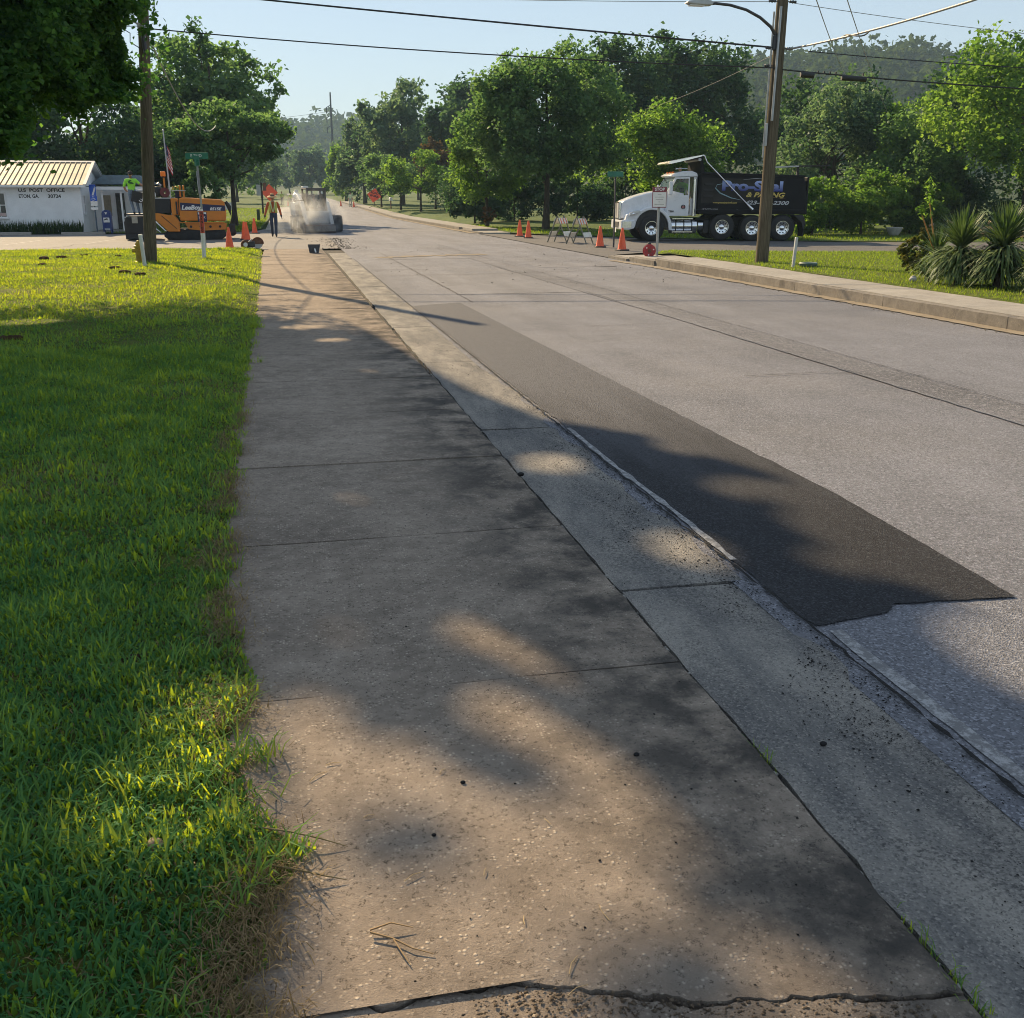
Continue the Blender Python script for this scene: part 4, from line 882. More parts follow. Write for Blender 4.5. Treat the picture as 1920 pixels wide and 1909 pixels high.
# ------------------------------------------------------------------ traffic cones
def cone_thing(label):
    t = thing('traffic_cone', label, 'traffic cone', group='orange traffic cones')
    MB().box((0, 0, .02), (.36, .36, .04)).build('base', K_black, t, bev=.012)
    MB().lathe([(.0, .04), (.150, .04), (.135, .07), (.085, .42), (.035, .70), (.028, .715), (.0, .715)], 22).build('cone_body', K_orange, t, 60)
    return t
cn0 = cone_thing('leftmost orange cone at the lawn edge right of the paver'); cn0.location = (-1.74, 36.4, -.012)
for k, (x, y, lb, z_) in enumerate([(-1.52, 44.9, 'left cone of the overlapping pair beside the paver', -.012), (-1.40, 43.9, 'right cone of the overlapping pair beside the paver', -.012), (-1.29, 52.4, 'single orange cone at the grass behind the cone pair', -.012),
        (10.28, 45.8, 'left of two cones beside the big round tree', -.012), (10.23, 43.9, 'right of two cones beside the big round tree', -.012), (10.77, 35.25, 'cone right of the white barricades before truck grille', -.012), (10.82, 32.95, 'nearest right cone in front of the truck bumper', -.012),
        (.95, 139, 'far cone left of the skid steer by two workers', rise(139) - .02), (7.6, 139, 'far dusty cone right of the skid steer', rise(139) - .02), (8.85, 133, 'far cone in front of the right flagger', rise(133) - .02)]):
    copy_thing(cn0, (x, y, z_), .3 * k, lb)
# ------------------------------------------------------------------ folding barricades
def barricade(label, loc, rz):
    t = thing('folding_barricade', label, 'barricade', loc, rz, 'white folding barricades')
    K_bw = pm('barricade_white', (.70, .68, .60), .5, 0, .08, 5., dirt=.3); K_leg = pm('barricade_leg_steel', (.20, .19, .15), .5, .4, .2)
    K_bo = pm('barricade_orange_sheeting', (.75, .16, .05), .45)
    for s in (-1, 1):
        for x in (-.28, .28):
            MB().box((x, s * .21, .49), (.035, .035, 1.07), rx=s * .38 * -1 if False else s * .40).build('leg', K_leg, t)
        pn = MB().box((0, s * .115, .80), (.64, .02, .22), rx=s * .40).build('top_panel', K_bw, t)
        for k in range(3): MB().box((-.22 + k * .22, s * (.115 + .0165) , .80 ), (.07, .004, .215), rx=s * .40).build('stripe', K_bo, pn)
        MB().box((0, s * .31, .33), (.64, .02, .18), rx=s * .40).build('lower_panel', K_bw, t)
    return t
barricade('left white folding barricade blocking the right side street', (10.5, 39.6, -.012), R(48))
barricade('right white folding barricade with orange striped top panel', (10.85, 38.1, -.012), R(48))
# ------------------------------------------------------------------ right sidewalk furniture
o = thing('stop_notice_sign', 'maroon STOP notice board on a round steel post', 'sign', (10.44, 28.6, .05), R(-6))
MB().cyl((0, 0, -.05), (0, 0, 1.36), .037, n=14).build('post', K_steel, o, 50)
bd = MB().box((0, -.04, 1.60), (.41, .018, .56)).build('board', K_maroon, o, bev=.004)
MB().box((0, -.052, 1.54), (.375, .006, .395)).build('white_panel', K_white, bd)
text('STOP', .118, (0, -.052, 1.775), (PI / 2, 0, 0), K_white, bd, align='CENTER', bold=.003)
for k, w in enumerate((.10, .26, .22, .05, .27)): MB().box((0, -.0565, 1.67 - k * .065), (w, .002, .018)).build('faded_print', pm('faded_grey_print', (.45, .45, .44), .6), bd)
o = thing('hose_reel', 'red round reel standing on the kerb end beside stop board', 'reel', (9.78, 27.4, .06), R(-10)); o.scale = (.86, .86, .86)
MB().lathe([(.045, -.07), (.19, -.07), (.205, -.05), (.19, -.03), (.06, -.03), (.06, .03), (.19, .03), (.205, .05), (.19, .07), (.045, .07)], 26, (0, 0, .225), 'y', True).build('drum', K_red, o, 40)
MB().cyl((0, -.085, .225), (0, .085, .225), .06, n=16).build('hub', K_rust, o, 40)
for k in range(6):
    a = k * PI / 3 + .3; MB().cyl((.13 * math.cos(a), -.078, .225 + .13 * math.sin(a)), (.13 * math.cos(a), -.070, .225 + .13 * math.sin(a)), .022, n=10).build('spoke_hole', K_maroon if k % 2 else K_white, o)
MB().box((0, 0, .44), (.10, .10, .10)).build('carry_handle', K_dsteel, o, bev=.02); MB().box((0, 0, .012), (.40, .22, .024)).build('foot_plate', K_dsteel, o, bev=.006)
o = thing('marker_post', 'thin leaning grey pipe post beside green ring, right lawn', 'marker post', (11.24, 21.86, .14)); o.rotation_euler = (0, .05, 0)
MB().box((0, 0, .30), (.062, .062, .70)).build('pipe', pm('grey_pvc_pipe', (.5, .51, .5), .45), o, bev=.01)
o = thing('planter_ring', 'low dark green ring lying in grass beside pipe post', 'ring', (11.55, 21.75, .15))
MB().lathe([(.17, 0), (.20, .03), (.21, .075), (.185, .10), (.15, .085), (.14, .03)], 24, (0, 0, 0), 'z', True).build('ring_wall', pm('dull_green_plastic', (.10, .15, .12), .6), o, 50)
MB().lathe([(.0, .02), (.145, .02)], 20).build('soil', M_dirt, o)
o = thing('street_sign', 'green street name blade above the truck hood, right', 'street sign', (11.05, 34.6, 0), 0)
MB().box((-.0, .0, 1.15), (.05, .05, 2.3)).build('post', K_dsteel, o); MB().box((0, 0, 2.40), (.56, .014, .17)).build('name_blade', K_green, o, bev=.006)
o.location = (11.12, 34.8, 0)
o = thing('planter_pot', 'pale stone planter bowl at the shrub bed edge', 'planter', (26.35, 42.1, .02))
MB().lathe([(.0, 0), (.16, 0), (.20, .04), (.34, .30), (.37, .36), (.33, .37), (.28, .28), (.0, .26)], 20).build('bowl', pm('pale_stone', (.42, .41, .38), .8), o, 50)
# mailbox far right
o = thing('mailbox', 'white roadside mailbox on a post by the street trees', 'mailbox', (11.5, 114, .3))
MB().box((0, 0, .5), (.12, .12, 1.0)).build('post', K_rust, o)
mb = MB(); mb.prism([(-.16, 1.0), (.16, 1.0), (.16, 1.22), (.11, 1.33), (0, 1.37), (-.11, 1.33), (-.16, 1.22)], -.32, .32); mb.build('box', W_paint, o)
# orange diamond road work signs
def diamond(label, loc, s, rz, tilt, words):
    t = thing('road_work_sign', label, 'road sign', loc, rz, 'orange diamond road work signs')
    K_fl = pm('fluorescent_orange_sheeting', (.95, .12, .05), .5, 0, .06)
    cz = s + .55
    d = MB(); d.prism([(0, -s), (s, 0), (0, s), (-s, 0)], -.01, .01)
    p = d.build('sign_face', K_fl, t); p.location = (0, -.03, cz); p.rotation_euler = (0, tilt, 0)
    for k, w in enumerate(words): text(w, s * .40, (0, -.013, s * .22 - k * s * .42), (PI / 2, 0, 0), K_text, p, align='CENTER', bold=.012)
    MB().cyl((0, 0, .15), (0, 0, cz), .03).build('mast', K_dsteel, t)
    for a in (.6, 2.5, 3.8, 5.6): MB().cyl((0, 0, .35), (.75 * math.cos(a), .75 * math.sin(a), .02), .025).build('leg', K_dsteel, t)
    return t
diamond('tilted orange ROAD WORK diamond sign by the right sidewalk', (10.45, 122, rise(122) + .13), .80, R(-6), R(12), ('ROAD', 'WORK'))
diamond('orange diamond sign behind the walking worker on the left', (-1.0, 110, rise(110) + .5), .82, R(-4), R(0), ())
o = thing('route_sign', 'grey and brown signs on a dark post behind the cones', 'sign', (-1.6, 101, rise(101)))
MB().box((0, 0, 1.4), (.16, .10, 2.8)).build('post', pm('dark_timber', (.05, .04, .03), .9), o)
MB().box((-.28, .0, 2.15), (.38, .03, .95)).build('sign_plate', K_alu, o); MB().box((.26, .02, 2.45), (.30, .03, .7)).build('sign_plate', pm('brown_sign', (.15, .06, .04), .6), o)
o = MB().box((0, 0, .4), (.22, .22, .85)).build('stub_post', pm('mossy_timber', (.07, .10, .06), .9), None, bev=.02); o.location = (-1.6, 79, .0); tag(o, 'short mossy stub post on grass behind the cones', 'post')
o = thing('low_wall', 'low white garden wall on the far left lawn', 'wall', (-6.4, 118, rise(118)), 0)
MB().box((0, 0, .38), (2.6, .25, .76)).build('wall_panel', W_paint, o, bev=.02); MB().box((0, 0, .79), (2.7, .32, .06)).build('coping', W_paint, o)
strip('far_path', [(-12, 113), (-1, 113)], 1.2, -.0 + .03, M_walk2, .02, 61, step=1.0)
# ------------------------------------------------------------------ US post office
PX, PY = -9.23, 54.0        # front right corner
M_wall = pm('white_painted_block', (.80, .82, .84), .75, 0, .05, 2., .15, 18., dirt=.15, dc=(.45, .45, .43))
M_trim = pm('white_trim', (.74, .75, .76), .55, 0, .04)
M_metal = pm('tan_metal_roofing', (.30, .24, .155), .65, 0, .08, 1.2, spec=.25)
M_metal2 = pm('bare_metal_flashing', (.45, .46, .46), .65, 0, .08, 3., spec=.2)
po = thing('post_office', 'small white post office with tan ribbed metal roof', 'building', (0, 0, 0))
x0, x1, y0, y1, ez, rz_ = -18.5, PX, PY, 60.0, 2.22, 3.26; ym = 57.0
MB().prism([(y0, -.1), (y1, -.1), (y1, ez), (ym, rz_ - .10), (y0, ez)], x0, x1, 'x').build('wall', M_wall, po)
roof = MB().prism([(y0 - .32, ez - .115), (ym, rz_ - .02), (y1 + .32, ez - .115), (y1 + .32, ez - .03), (ym, rz_ + .055), (y0 - .32, ez - .03)], x0 - .3, x1 + .30, 'x').build('roof', M_trim, po)
sl = math.atan2(rz_ - ez + .085, ym - y0 + .32); ln = math.hypot(rz_ - ez + .085, ym - y0 + .32)
pmesh = None; rmesh = None
pw = .243; k = 0; xx = x1 + .20
while xx - pw > x0 - .25:
    for s in (1, -1):
        if pmesh is None:
            q = MB().box((0, 0, 0), (pw - .012, ln - .02, .018)).build('roof_panel', M_metal, roof); pmesh = q.data
            rb = MB().prism([(-.022, 0), (.022, 0), (.012, .035), (-.012, .035)], -ln / 2, ln / 2).build('rib', M_metal, roof); rmesh = rb.data
        else:
            q = link('roof_panel', pmesh, None, roof); rb = link('rib', rmesh, None, roof)
        cy_ = (y0 - .32 + ym) / 2 if s == 1 else (y1 + .32 + ym) / 2
        q.location = (xx - pw / 2, cy_, (ez - .03 + rz_ + .055) / 2 + .014); q.rotation_euler = (s * sl, 0, 0)
        rb.location = (xx - pw, cy_, (ez - .03 + rz_ + .055) / 2 + .020); rb.rotation_euler = (s * sl, 0, 0)
    xx -= pw
MB().prism([(ym - .16, rz_ + .045), (ym, rz_ + .105), (ym + .16, rz_ + .045), (ym + .16, rz_ + .06), (ym, rz_ + .125), (ym - .16, rz_ + .06)], x0 - .32, x1 + .32, 'x').build('ridge_cap', M_metal2, roof)
for s, ya, yb in ((1, y0 - .34, ym), (-1, ym, y1 + .34)):
    q = MB().box((0, 0, 0), (.14, ln + .03, .05)).build('rake_trim', M_metal2, roof); q.location = (x1 + .27, (ya + yb) / 2, (ez - .03 + rz_ + .055) / 2 + .03); q.rotation_euler = (s * sl, 0, 0)
MB().box(((x0 + x1) / 2, y0 - .345, ez - .07), (x1 - x0 + .6, .03, .11)).build('fascia', M_trim, roof)
text('U.S  POST  OFFICE', .215, (-11.98, y0 - .004, 1.90), (PI / 2, 0, 0), K_text, po, bold=.006, sx=1.18)
text('ETON, GA.', .215, (-11.98, y0 - .004, 1.63), (PI / 2, 0, 0), K_text, po, bold=.006, sx=.86)
text('30724', .215, (-10.70, y0 - .004, 1.63), (PI / 2, 0, 0), K_text, po, bold=.006, sx=1.08)
def window(parent, c, w, h_, ax='y', panes=2):
    d = (lambda a, b, cc: (a, b, cc)) if ax == 'y' else (lambda a, b, cc: (b, a, cc))
    f = MB()
    for s in (-1, 1):
        f.box(tuple(Vector(c) + Vector(d(s * w / 2, 0, 0))), d(.06, .07, h_ + .06)); f.box(tuple(Vector(c) + Vector((0, 0, s * h_ / 2))), d(w + .06, .075, .06))
    o = f.build('window', M_trim, parent)
    for k in range(panes): MB().box(tuple(Vector(c) + Vector(d(0, .0, -h_ / 2 + h_ * (k + .5) / panes))), d(w - .04, .03, h_ / panes - .04)).build('pane', K_glass, o)
    for k in range(1, panes): MB().box(tuple(Vector(c) + Vector((0, 0, -h_ / 2 + h_ * k / panes))), d(w, .05, .035)).build('glazing_bar', M_trim, o)
    for s in (-.17, .17): MB().box(tuple(Vector(c) + Vector(d(s * w, 0, 0))), d(.025, .045, h_ - .04)).build('glazing_bar', M_trim, o)
    MB().box(tuple(Vector(c) + Vector(d(0, -.03 if ax == 'y' else .03, -h_ / 2 - .05))), d(w + .14, .12, .045)).build('sill', M_trim, o)
    return o
w_ = window(po, (-12.98, y0 - .01, 1.30), .80, 1.10)
MB().box((-12.80, y0 - .05, .88), (.36, .012, .14)).build('notice', pm('faded_notice', (.5, .38, .36), .7), w_)
window(po, (x1 + .01, 54.62, 1.33), .34, .80, 'x')
bs = MB().box((-8.72, 54.25, 1.93), (.30, .03, .60)).build('blue_sign_panel', K_signblue, po, bev=.01)
bs.rotation_euler = (0, 0, 0)
MB().prism([(-8.78, 1.75), (-8.68, 2.0), (-8.62, 2.16), (-8.60, 2.0), (-8.70, 1.74)], 54.228, 54.234).build('sign_emblem', K_white, bs)
MB().cyl((-9.23, 54.25, 2.15), (-8.55, 54.25, 2.15), .015).build('sign_bracket', K_dsteel, po)
# entrance wing with porch
wing = MB().box((-8.2, 58.8, 1.05), (3.0, 2.3, 2.3)).build('entrance_wing', M_wall, po)
wing.location = (0, 0, 0)
dr = MB().box((-7.98, 57.62, .92), (.42, .06, 1.86)).build('door', pm('dark_door_glass', (.02, .022, .025), .25), po)
MB().box((-7.83, 57.57, .95), (.03, .05, .18)).build('handle', K_steel, dr)
MB().box((-8.62, 57.63, 1.25), (.36, .05, 1.0)).build('wing_window', pm('beige_blind', (.30, .26, .19), .7), po)
MB().prism([(-9.3, 2.28), (-6.3, 2.28), (-6.95, 2.72), (-8.65, 2.72)], 57.3, 60.6).build('hip_roof', pm('slate_blue_roof', (.10, .15, .19), .6), po)
pc = MB().box((-7.55, 55.9, 2.06), (2.2, 2.4, .13)).build('porch_canopy', M_trim, po)
for x in (-8.42, -7.55, -6.55): MB().box((x, 54.9, .98), (.08, .08, 1.96)).build('porch_post', M_trim, po)
MB().box((-7.05, 54.9, .72), (1.0, .03, .04)).build('handrail', M_trim, po)
MB().box((-7.6, 56.0, .04), (2.6, 3.0, .10)).build('porch_step', M_walk2, po)
# mailbox
o = thing('collection_mailbox', 'dark blue collection mailbox by the post office porch', 'mailbox', (-8.1, 53.55, 0))
mb = MB(); mb.prism([(-.20, .14), (.20, .14), (.20, .88)] + [(.20 * math.cos(a), .88 + .20 * math.sin(a)) for a in np.linspace(.2, PI - .2, 9)] + [(-.20, .88)], -.22, .22); bx_ = mb.build('box', K_blue, o, bev=.01)
for sx in (-.17, .17):
    for sy in (-.18, .18): MB().box((sx, sy, .07), (.05, .05, .16)).build('leg', K_blue, o)
MB().box((0, -.226, .62), (.27, .006, .22)).build('label_panel', K_white, bx_)
MB().prism([(-.10, .66), (.02, .70), (.10, .66), (.04, .655), (.09, .60), (-.01, .64), (-.09, .60)], -.233, -.230).build('eagle_mark', K_text, bx_)
MB().prism([(-.06, .97), (.06, .97), (0, .86)], -.233, -.226).build('arrow_mark', K_white, bx_)
MB().box((0, -.222, .20), (.24, .02, .07)).build('plinth_plate', K_alu, bx_)
# accessible parking sign
o = thing('parking_sign', 'blue wheelchair parking sign on post before the gable', 'sign', (-8.38, 52.2, -.01))
MB().box((0, 0, .85), (.055, .04, 1.70)).build('post', pm('dark_blue_grey_post', (.06, .09, .13), .5, .3), o)
b_ = MB().box((0, -.03, 1.61), (.30, .012, .24)).build('symbol_plate', K_signblue, o, bev=.005)
MB().sph((-.02, -.04, 1.70), (.022, .006, .022), 10, 6).tube([(-.02, -.04, 1.67), (-.015, -.04, 1.60), (.045, -.04, 1.60), (.075, -.04, 1.54)], .011, 6).tube([(-.02 + .06 * math.cos(a), -.04, 1.575 + .055 * math.sin(a)) for a in np.linspace(1.8, 6.0, 12)], .010, 6).build('wheelchair_symbol', K_white, b_)
MB().box((0, -.03, 1.38), (.30, .012, .20)).build('text_plate', K_white, o, bev=.005); MB().box((0, -.03, 1.16), (.30, .012, .12)).build('text_plate', K_white, o, bev=.005)
# parking stops and strip along the beds
for k, (x, y, l_, lb) in enumerate([(-8.95, 51.9, 1.9, 'concrete parking stop in front of the blue mailbox'), (-12.6, 52.4, 2.6, 'concrete parking stop at the left picture edge')]):
    q = MB().prism([(-.09, 0), (.09, 0), (.06, .13), (-.06, .13)], -l_ / 2, l_ / 2).build('parking_stop', M_walk2, None, bev=.01); q.location = (x, y, -.01); q.rotation_euler = (0, 0, R(90)); tag(q, lb, 'parking stop')
for k, (x, ya, yb) in enumerate([(-9.9, 41.5, 46.5), (-7.2, 41.5, 46.5), (-12.6, 41.5, 46.5)]): strip('parking_line', [(x, ya), (x + .5, yb)], .10, -.006, M_whitepaint, .004, x)
strip('lot_crack', [(-7.9, 38.2), (-7.4, 40.0), (-7.5, 41.2), (-6.2, 42.6)], .03, -.005, M_joint, .05, 71)
strip('lot_crack', [(-4.6, 37.6), (-3.2, 38.6), (-.5, 38.3)], .03, -.005, M_joint, .05, 72)
# strap-leaved plants in the bed under the lettering
rg = np.random.default_rng(44); n = 1500
x = rg.uniform(-15.5, -9.25, n); y = rg.uniform(52.95, 53.8, n)
P = np.stack([x, y, np.full(n, .0)], 1); L = rg.uniform(.35, .72, n)
blades('bed_plants', 'dark strap leaved plants along the post office wall', P, L, rg.uniform(.025, .05, n), np.clip(rg.normal(.3, .25, n), 0, 1), rg.random(n), m_leaf('iris_leaf', (.02, .045, .014), (.05, .09, .03), .35), rg)
bpy.data.objects['bed_plants']['category'] = 'plants'
# flagpole and limp flag
o = thing('flagpole', 'slim flagpole with limp striped flag behind the paver', 'flagpole', (-4.88, 51.3, -.01))
MB().tube([(0, 0, 0), (-.08, 0, 4.5)], [.045, .028], 10).build('pole', K_alu, o, 60); MB().sph((-.08, 0, 4.54), .05).build('finial', K_alu, o, 60)
def m_flag():
    m, t, out = newmat('striped_flag_cloth')
    uv = node(t, 'ShaderNodeAttribute', {'attribute_name': 'flag'}).outputs['Vector']
    s_ = node(t, 'ShaderNodeSeparateXYZ', Vector=uv); u, v = s_.outputs[0], s_.outputs[1]
    st = mth(t, 'GREATER_THAN', mth(t, 'FRACT', mth(t, 'MULTIPLY', v, 6.5)), .5)
    col = mixc(t, st, (.45, .02, .03), (.72, .70, .68))
    can = mth(t, 'MULTIPLY', mth(t, 'LESS_THAN', u, .4), mth(t, 'GREATER_THAN', v, .46))
    vo = node(t, 'ShaderNodeTexVoronoi', Vector=uv, Scale=16.).outputs['Distance']
    cc = mixc(t, mth(t, 'LESS_THAN', vo, .22), (.012, .02, .11), (.7, .7, .72))
    bsdf(t, out, mixc(t, can, col, cc), .85); return m
nu, nv = 16, 20; V = []; F = []; U = []
for j in range(nv):
    for i in range(nu):
        u, v = i / (nu - 1), j / (nv - 1)
        V.append((.03 + .20 * u * (1 - .35 * v * 0) + .02 * math.sin(v * 5), .05 * math.sin(u * 14 + v * 2) * (.3 + u), -1.05 * (1 - v) * (.62 + .38 * 1) - .42 * u)); U.append((u, v, 0))
for j in range(nv - 1):
    for i in range(nu - 1): a = j * nu + i; F.append((a, a + 1, a + nu + 1, a + nu))
me = bpy.data.meshes.new('flag'); me.from_pydata(V, [], F); me.update()
fa = me.attributes.new('flag', 'FLOAT_VECTOR', 'POINT'); fa.data.foreach_set('vector', np.array(U, dtype=np.float32).ravel())
for p in me.polygons: p.use_smooth = True
fl = link('flag', me, m_flag()); fl.location = (-4.95, 51.3, 4.05); tag(fl, 'limp red and white striped flag with blue canton on flagpole', 'flag')
# ------------------------------------------------------------------ yucca bed
def yucca(label, x, y, z0, h, n, L0, seed, stalk=None, skirt=.6):
    rg = np.random.default_rng(seed); t = thing('yucca', label, 'yucca', (x, y, z0), 0, 'yucca plants by the right sidewalk')
    MB().tube([(0, 0, -.05), (.02, .01, h * .5), (0, 0, h)], [.07, .06, .05], 8).build('stem', M_bark, t, 60)
    V = []; F = []; C_ = []
    for k in range(n):
        f = rg.random(); az = rg.uniform(0, 2 * PI); dead = f < skirt
        th = rg.uniform(.05, 1.5) if not dead else rg.uniform(2.0, 3.1); L = L0 * rg.uniform(.75, 1.15); zb = h * (1.0 if not dead else rg.uniform(.35, .98)) + rg.uniform(-.03, .03)
        d = Vector((math.cos(az), math.sin(az), 0)); s = Vector((-d.y, d.x, 0)); p = Vector((0, 0, zb)); a = th * (.62 if not dead else .50); w = .024
        base = len(V); segs = 5
        for i in range(segs + 1):
            ww = w * (1 - (i / segs) ** 2.2) + .001
            V += [tuple(p - s * ww), tuple(p + s * ww)]; C_ += [(.9 if dead and rg.random() < .35 else .35) + rg.normal(0, .15)] * 2
            p = p + (d * math.sin(a) + Vector((0, 0, math.cos(a)))) * L / segs; a += (th * .115 if dead else th * .10); p.z = max(p.z, .01)
        for i in range(segs): q = base + 2 * i; F.append((q, q + 1, q + 3, q + 2))
    me = mesh_np('leaves', np.array(V), [np.array(F)]); attr(me, 'v', np.clip(C_, 0, 1)); link('leaves', me, L_yucca, t)
    for q, (dx, dy, hh) in enumerate(stalk or []):
        MB().tube([(0, 0, h), (dx * .5, dy * .5, h + hh * .5), (dx, dy, h + hh)], [.018, .015, .010], 7).build('flower_stalk', pm('orange_stalk', (.40, .20, .05), .6), t, 60)
        c = rg.normal(size=(90 if q else 30, 3)) * np.array([.05, .05, .14 if q else .06]) + np.array([dx * 1.02, dy, h + hh + (.12 if q else .03)])
        link('stalk_bracts', leaves_mesh('stalk_bracts', c, .11, rg.random(len(c)), -1.0, .3, rg), L_light, t)
    return t
yucca('yucca with two tall orange flower stalks beside red bush', 12.15, 17.9, .15, .42, 200, .54, 201, [(-.42, .0, .80), (-.30, -.05, .98)])
yucca('big left yucca rosette with long drooping dead skirt', 11.75, 16.6, .15, .62, 640, .70, 202)
yucca('big right yucca rosette cut near the picture edge', 12.0, 15.8, .15, .70, 640, .70, 203)
yucca('yucca at the far right picture edge behind the bed', 12.3, 14.9, .15, .58, 460, .66, 204)
yucca('yucca hidden between the two big rosettes', 12.25, 16.2, .15, .50, 260, .60, 206)
yucca('small young yucca in front of the red bush', 11.55, 17.2, .15, .10, 40, .30, 205, None, .3)
for k, (x, y, s_, lb) in enumerate([(11.45, 17.5, .08, 'pale stone at the foot of the small yucca'), (11.75, 17.95, .07, 'brown stone between red bush and small yucca')]):
    q = MB().sph((0, 0, s_ * .4), (s_, s_ * .7, s_ * .6), 10, 7).build('bed_stone', pm('pale_stone', (.42, .41, .38), .8), None, 60); q.location = (x, y, .15); tag(q, lb, 'stone')
# brush pile deep in the shade at the right edge
mb = MB(); rg = np.random.default_rng(9)
for k in range(90):
    c = Vector((rg.normal(0, .9), rg.normal(0, .4), abs(rg.normal(0, .35)))); d = Vector(rg.normal(size=3)); d.z *= .3; d.normalize(); mb.cyl(c - d * .3, c + d * .3, rg.uniform(.02, .06), n=5)
q = mb.build('brush_pile', pm('cut_branch_wood', (.22, .16, .10), .9), None); q.location = (28.8, 38.9, .05); tag(q, 'pale brown pile of cut branches behind the yucca rosettes', 'brush pile', None, 'stuff')
# ------------------------------------------------------------------ vehicle materials
V_white = pm('truck_white_paint', (.70, .72, .75), .28, 0, .03, 2., coat=.4, dirt=.08, dc=(.4, .36, .3))
V_black = pm('truck_black_paint', (.008, .008, .010), .5, 0, .2, 2., spec=.15)
V_blackm = pm('truck_matt_black', (.014, .014, .015), .6, 0, .25)
V_chrome = pm('polished_aluminium', (.75, .76, .78), .18, 1., .05)
V_tyre = pm('tyre_rubber', (.016, .016, .017), .75, 0, .25, 12., dirt=.25, dc=(.10, .085, .065))
V_grey = pm('dump_body_side_grey', (.030, .028, .026), .55, 0, .2, 2., spec=.15)
V_orange = pm('paver_orange_paint', (.60, .20, .018), .38, 0, .08, 3., dirt=.22, dc=(.12, .06, .03))
V_navy = pm('navy_decal', (.012, .018, .07), .45, 0, .05)
V_skid = pm('loader_white_paint', (.66, .66, .63), .42, 0, .06, 4., dirt=.3, dc=(.42, .36, .28))
V_amber = pm('amber_lens', (.95, .22, .02), .3, 0, .05)
V_lime = pm('hi_vis_lime', (.30, .72, .06), .8, 0, .08)
V_grad = None
def m_blue():
    m, t, out = newmat('blue_fade_lettering')
    z = node(t, 'ShaderNodeSeparateXYZ', Vector=t.nodes.new('ShaderNodeTexCoord').outputs['Generated']).outputs[1]
    bsdf(t, out, mixc(t, z, (.015, .025, .22), (.36, .46, .78)), .4); return m
V_blue = m_blue()
V_yel = pm('yellow_lettering', (.55, .42, .10), .5); V_silver = pm('silver_lettering', (.42, .43, .45), .5); V_swoosh = pm('pale_teal_swoosh', (.25, .38, .42), .5)
def wheel(parent, x, y, z, r, w, side=-1, holes=10, rim=V_chrome, rr=.54, hub=True):
    """road wheel with axis along local y; outer face on the given side"""
    t_ = MB().lathe([(r * rr, -w / 2), (r * .80, -w / 2), (r * .95, -w / 2 + .03), (r, -w / 2 + .07), (r, w / 2 - .07), (r * .95, w / 2 - .03), (r * .80, w / 2), (r * rr, w / 2)], 32, (0, 0, 0), 'y').build('wheel', V_tyre, parent, 40)
    t_.location = (x, y, z)
    for k in range(26):
        a = 2 * PI * k / 26
        pass
    s = side
    MB().lathe([(r * rr, s * w * .46), (r * rr * .94, s * w * .46), (r * rr * .86, s * w * .20), (r * rr * .5, s * w * .16), (r * rr * .34, s * w * .34), (r * rr * .18, s * w * .40), (.0, s * w * .40)], 28, (0, 0, 0), 'y').build('rim', rim, t_, 35)
    for k in range(holes):
        a = 2 * PI * k / holes; MB().cyl((r * rr * .70 * math.cos(a), s * w * .185, r * rr * .70 * math.sin(a)), (r * rr * .70 * math.cos(a), s * w * .21, r * rr * .70 * math.sin(a)), r * rr * .105, n=10).build('hand_hole', V_blackm, t_)
    return t_
# ------------------------------------------------------------------ dump truck
TRA = R(-8)
tk = thing('dump_truck', 'white cab dump truck with black lettered body parked in side street', 'truck', (12.98, 39.7, -.012), TRA)
TW = 2.34
# hood and fenders: side profile extruded, tapered towards the nose
def hood_part(name, prof, yin0, yin1, mat, bev=.03):
    n = len(prof); v = []
    for yv, ins in ((0, 1), (TW, -1)):
        for (x, z) in prof: v.append((x, yv + ins * (yin0 + (yin1 - yin0) * min(1, max(0, (x - .1) / 1.6))), z))
    f = [tuple(range(n - 1, -1, -1)), tuple(range(n, 2 * n))] + [(i, (i + 1) % n, n + (i + 1) % n, n + i) for i in range(n)]
    m = MB().add(v, f); return m.build(name, mat, tk, 40, bev)
arch = [(1.22 + .66 * math.cos(a), .53 + .66 * math.sin(a)) for a in np.linspace(PI * .97, .05, 15)]
hood_part('hood', [(.06, .86), (.10, 1.44), (.16, 1.53), (.55, 1.68), (1.05, 1.82), (1.46, 1.90), (1.74, 1.92), (1.80, 1.30), (1.80, 1.02)], .52, .30, V_white, .05)
hood_part('fender', [(.16, .80), (.22, 1.02), (.50, 1.10), (.80, 1.18)] + [(1.22 + .80 * math.cos(a), .53 + .78 * math.sin(a)) for a in np.linspace(PI * .66, .12, 9)] + [(2.02, .42), (1.90, .42)] + arch[::-1] + [(.52, .50), (.30, .50)], .06, .02, V_white, .025)
MB().prism([(1.22 + .64 * math.cos(a), .53 + .64 * math.sin(a)) for a in np.linspace(0, PI, 16)], .10, TW - .10).build('wheel_arch_liner', V_blackm, tk)
bp = MB().prism([(-.02, .46), (.0, .80), (.20, .82), (.52, .80), (.52, .50), (.30, .44)], 0, TW).build('bumper', V_white, tk, bev=.03)
MB().box((.0, TW / 2, .62), (.05, TW * .55, .22)).build('bumper_opening', V_blackm, bp); MB().box((.22, -.008, .64), (.36, .02, .26)).build('bumper_end_plate', V_chrome, bp, bev=.01)
MB().box((-.03, TW * .5, .40), (.02, .32, .16)).build('licence_plate', K_white, bp)
g_ = MB().box((.05, TW / 2, 1.16), (.10, 1.06, .66)).build('grille', V_chrome, tk, bev=.03)
MB().box((-.004, TW / 2, 1.16), (.02, .05, .62)).build('grille_bar', V_blackm, g_)
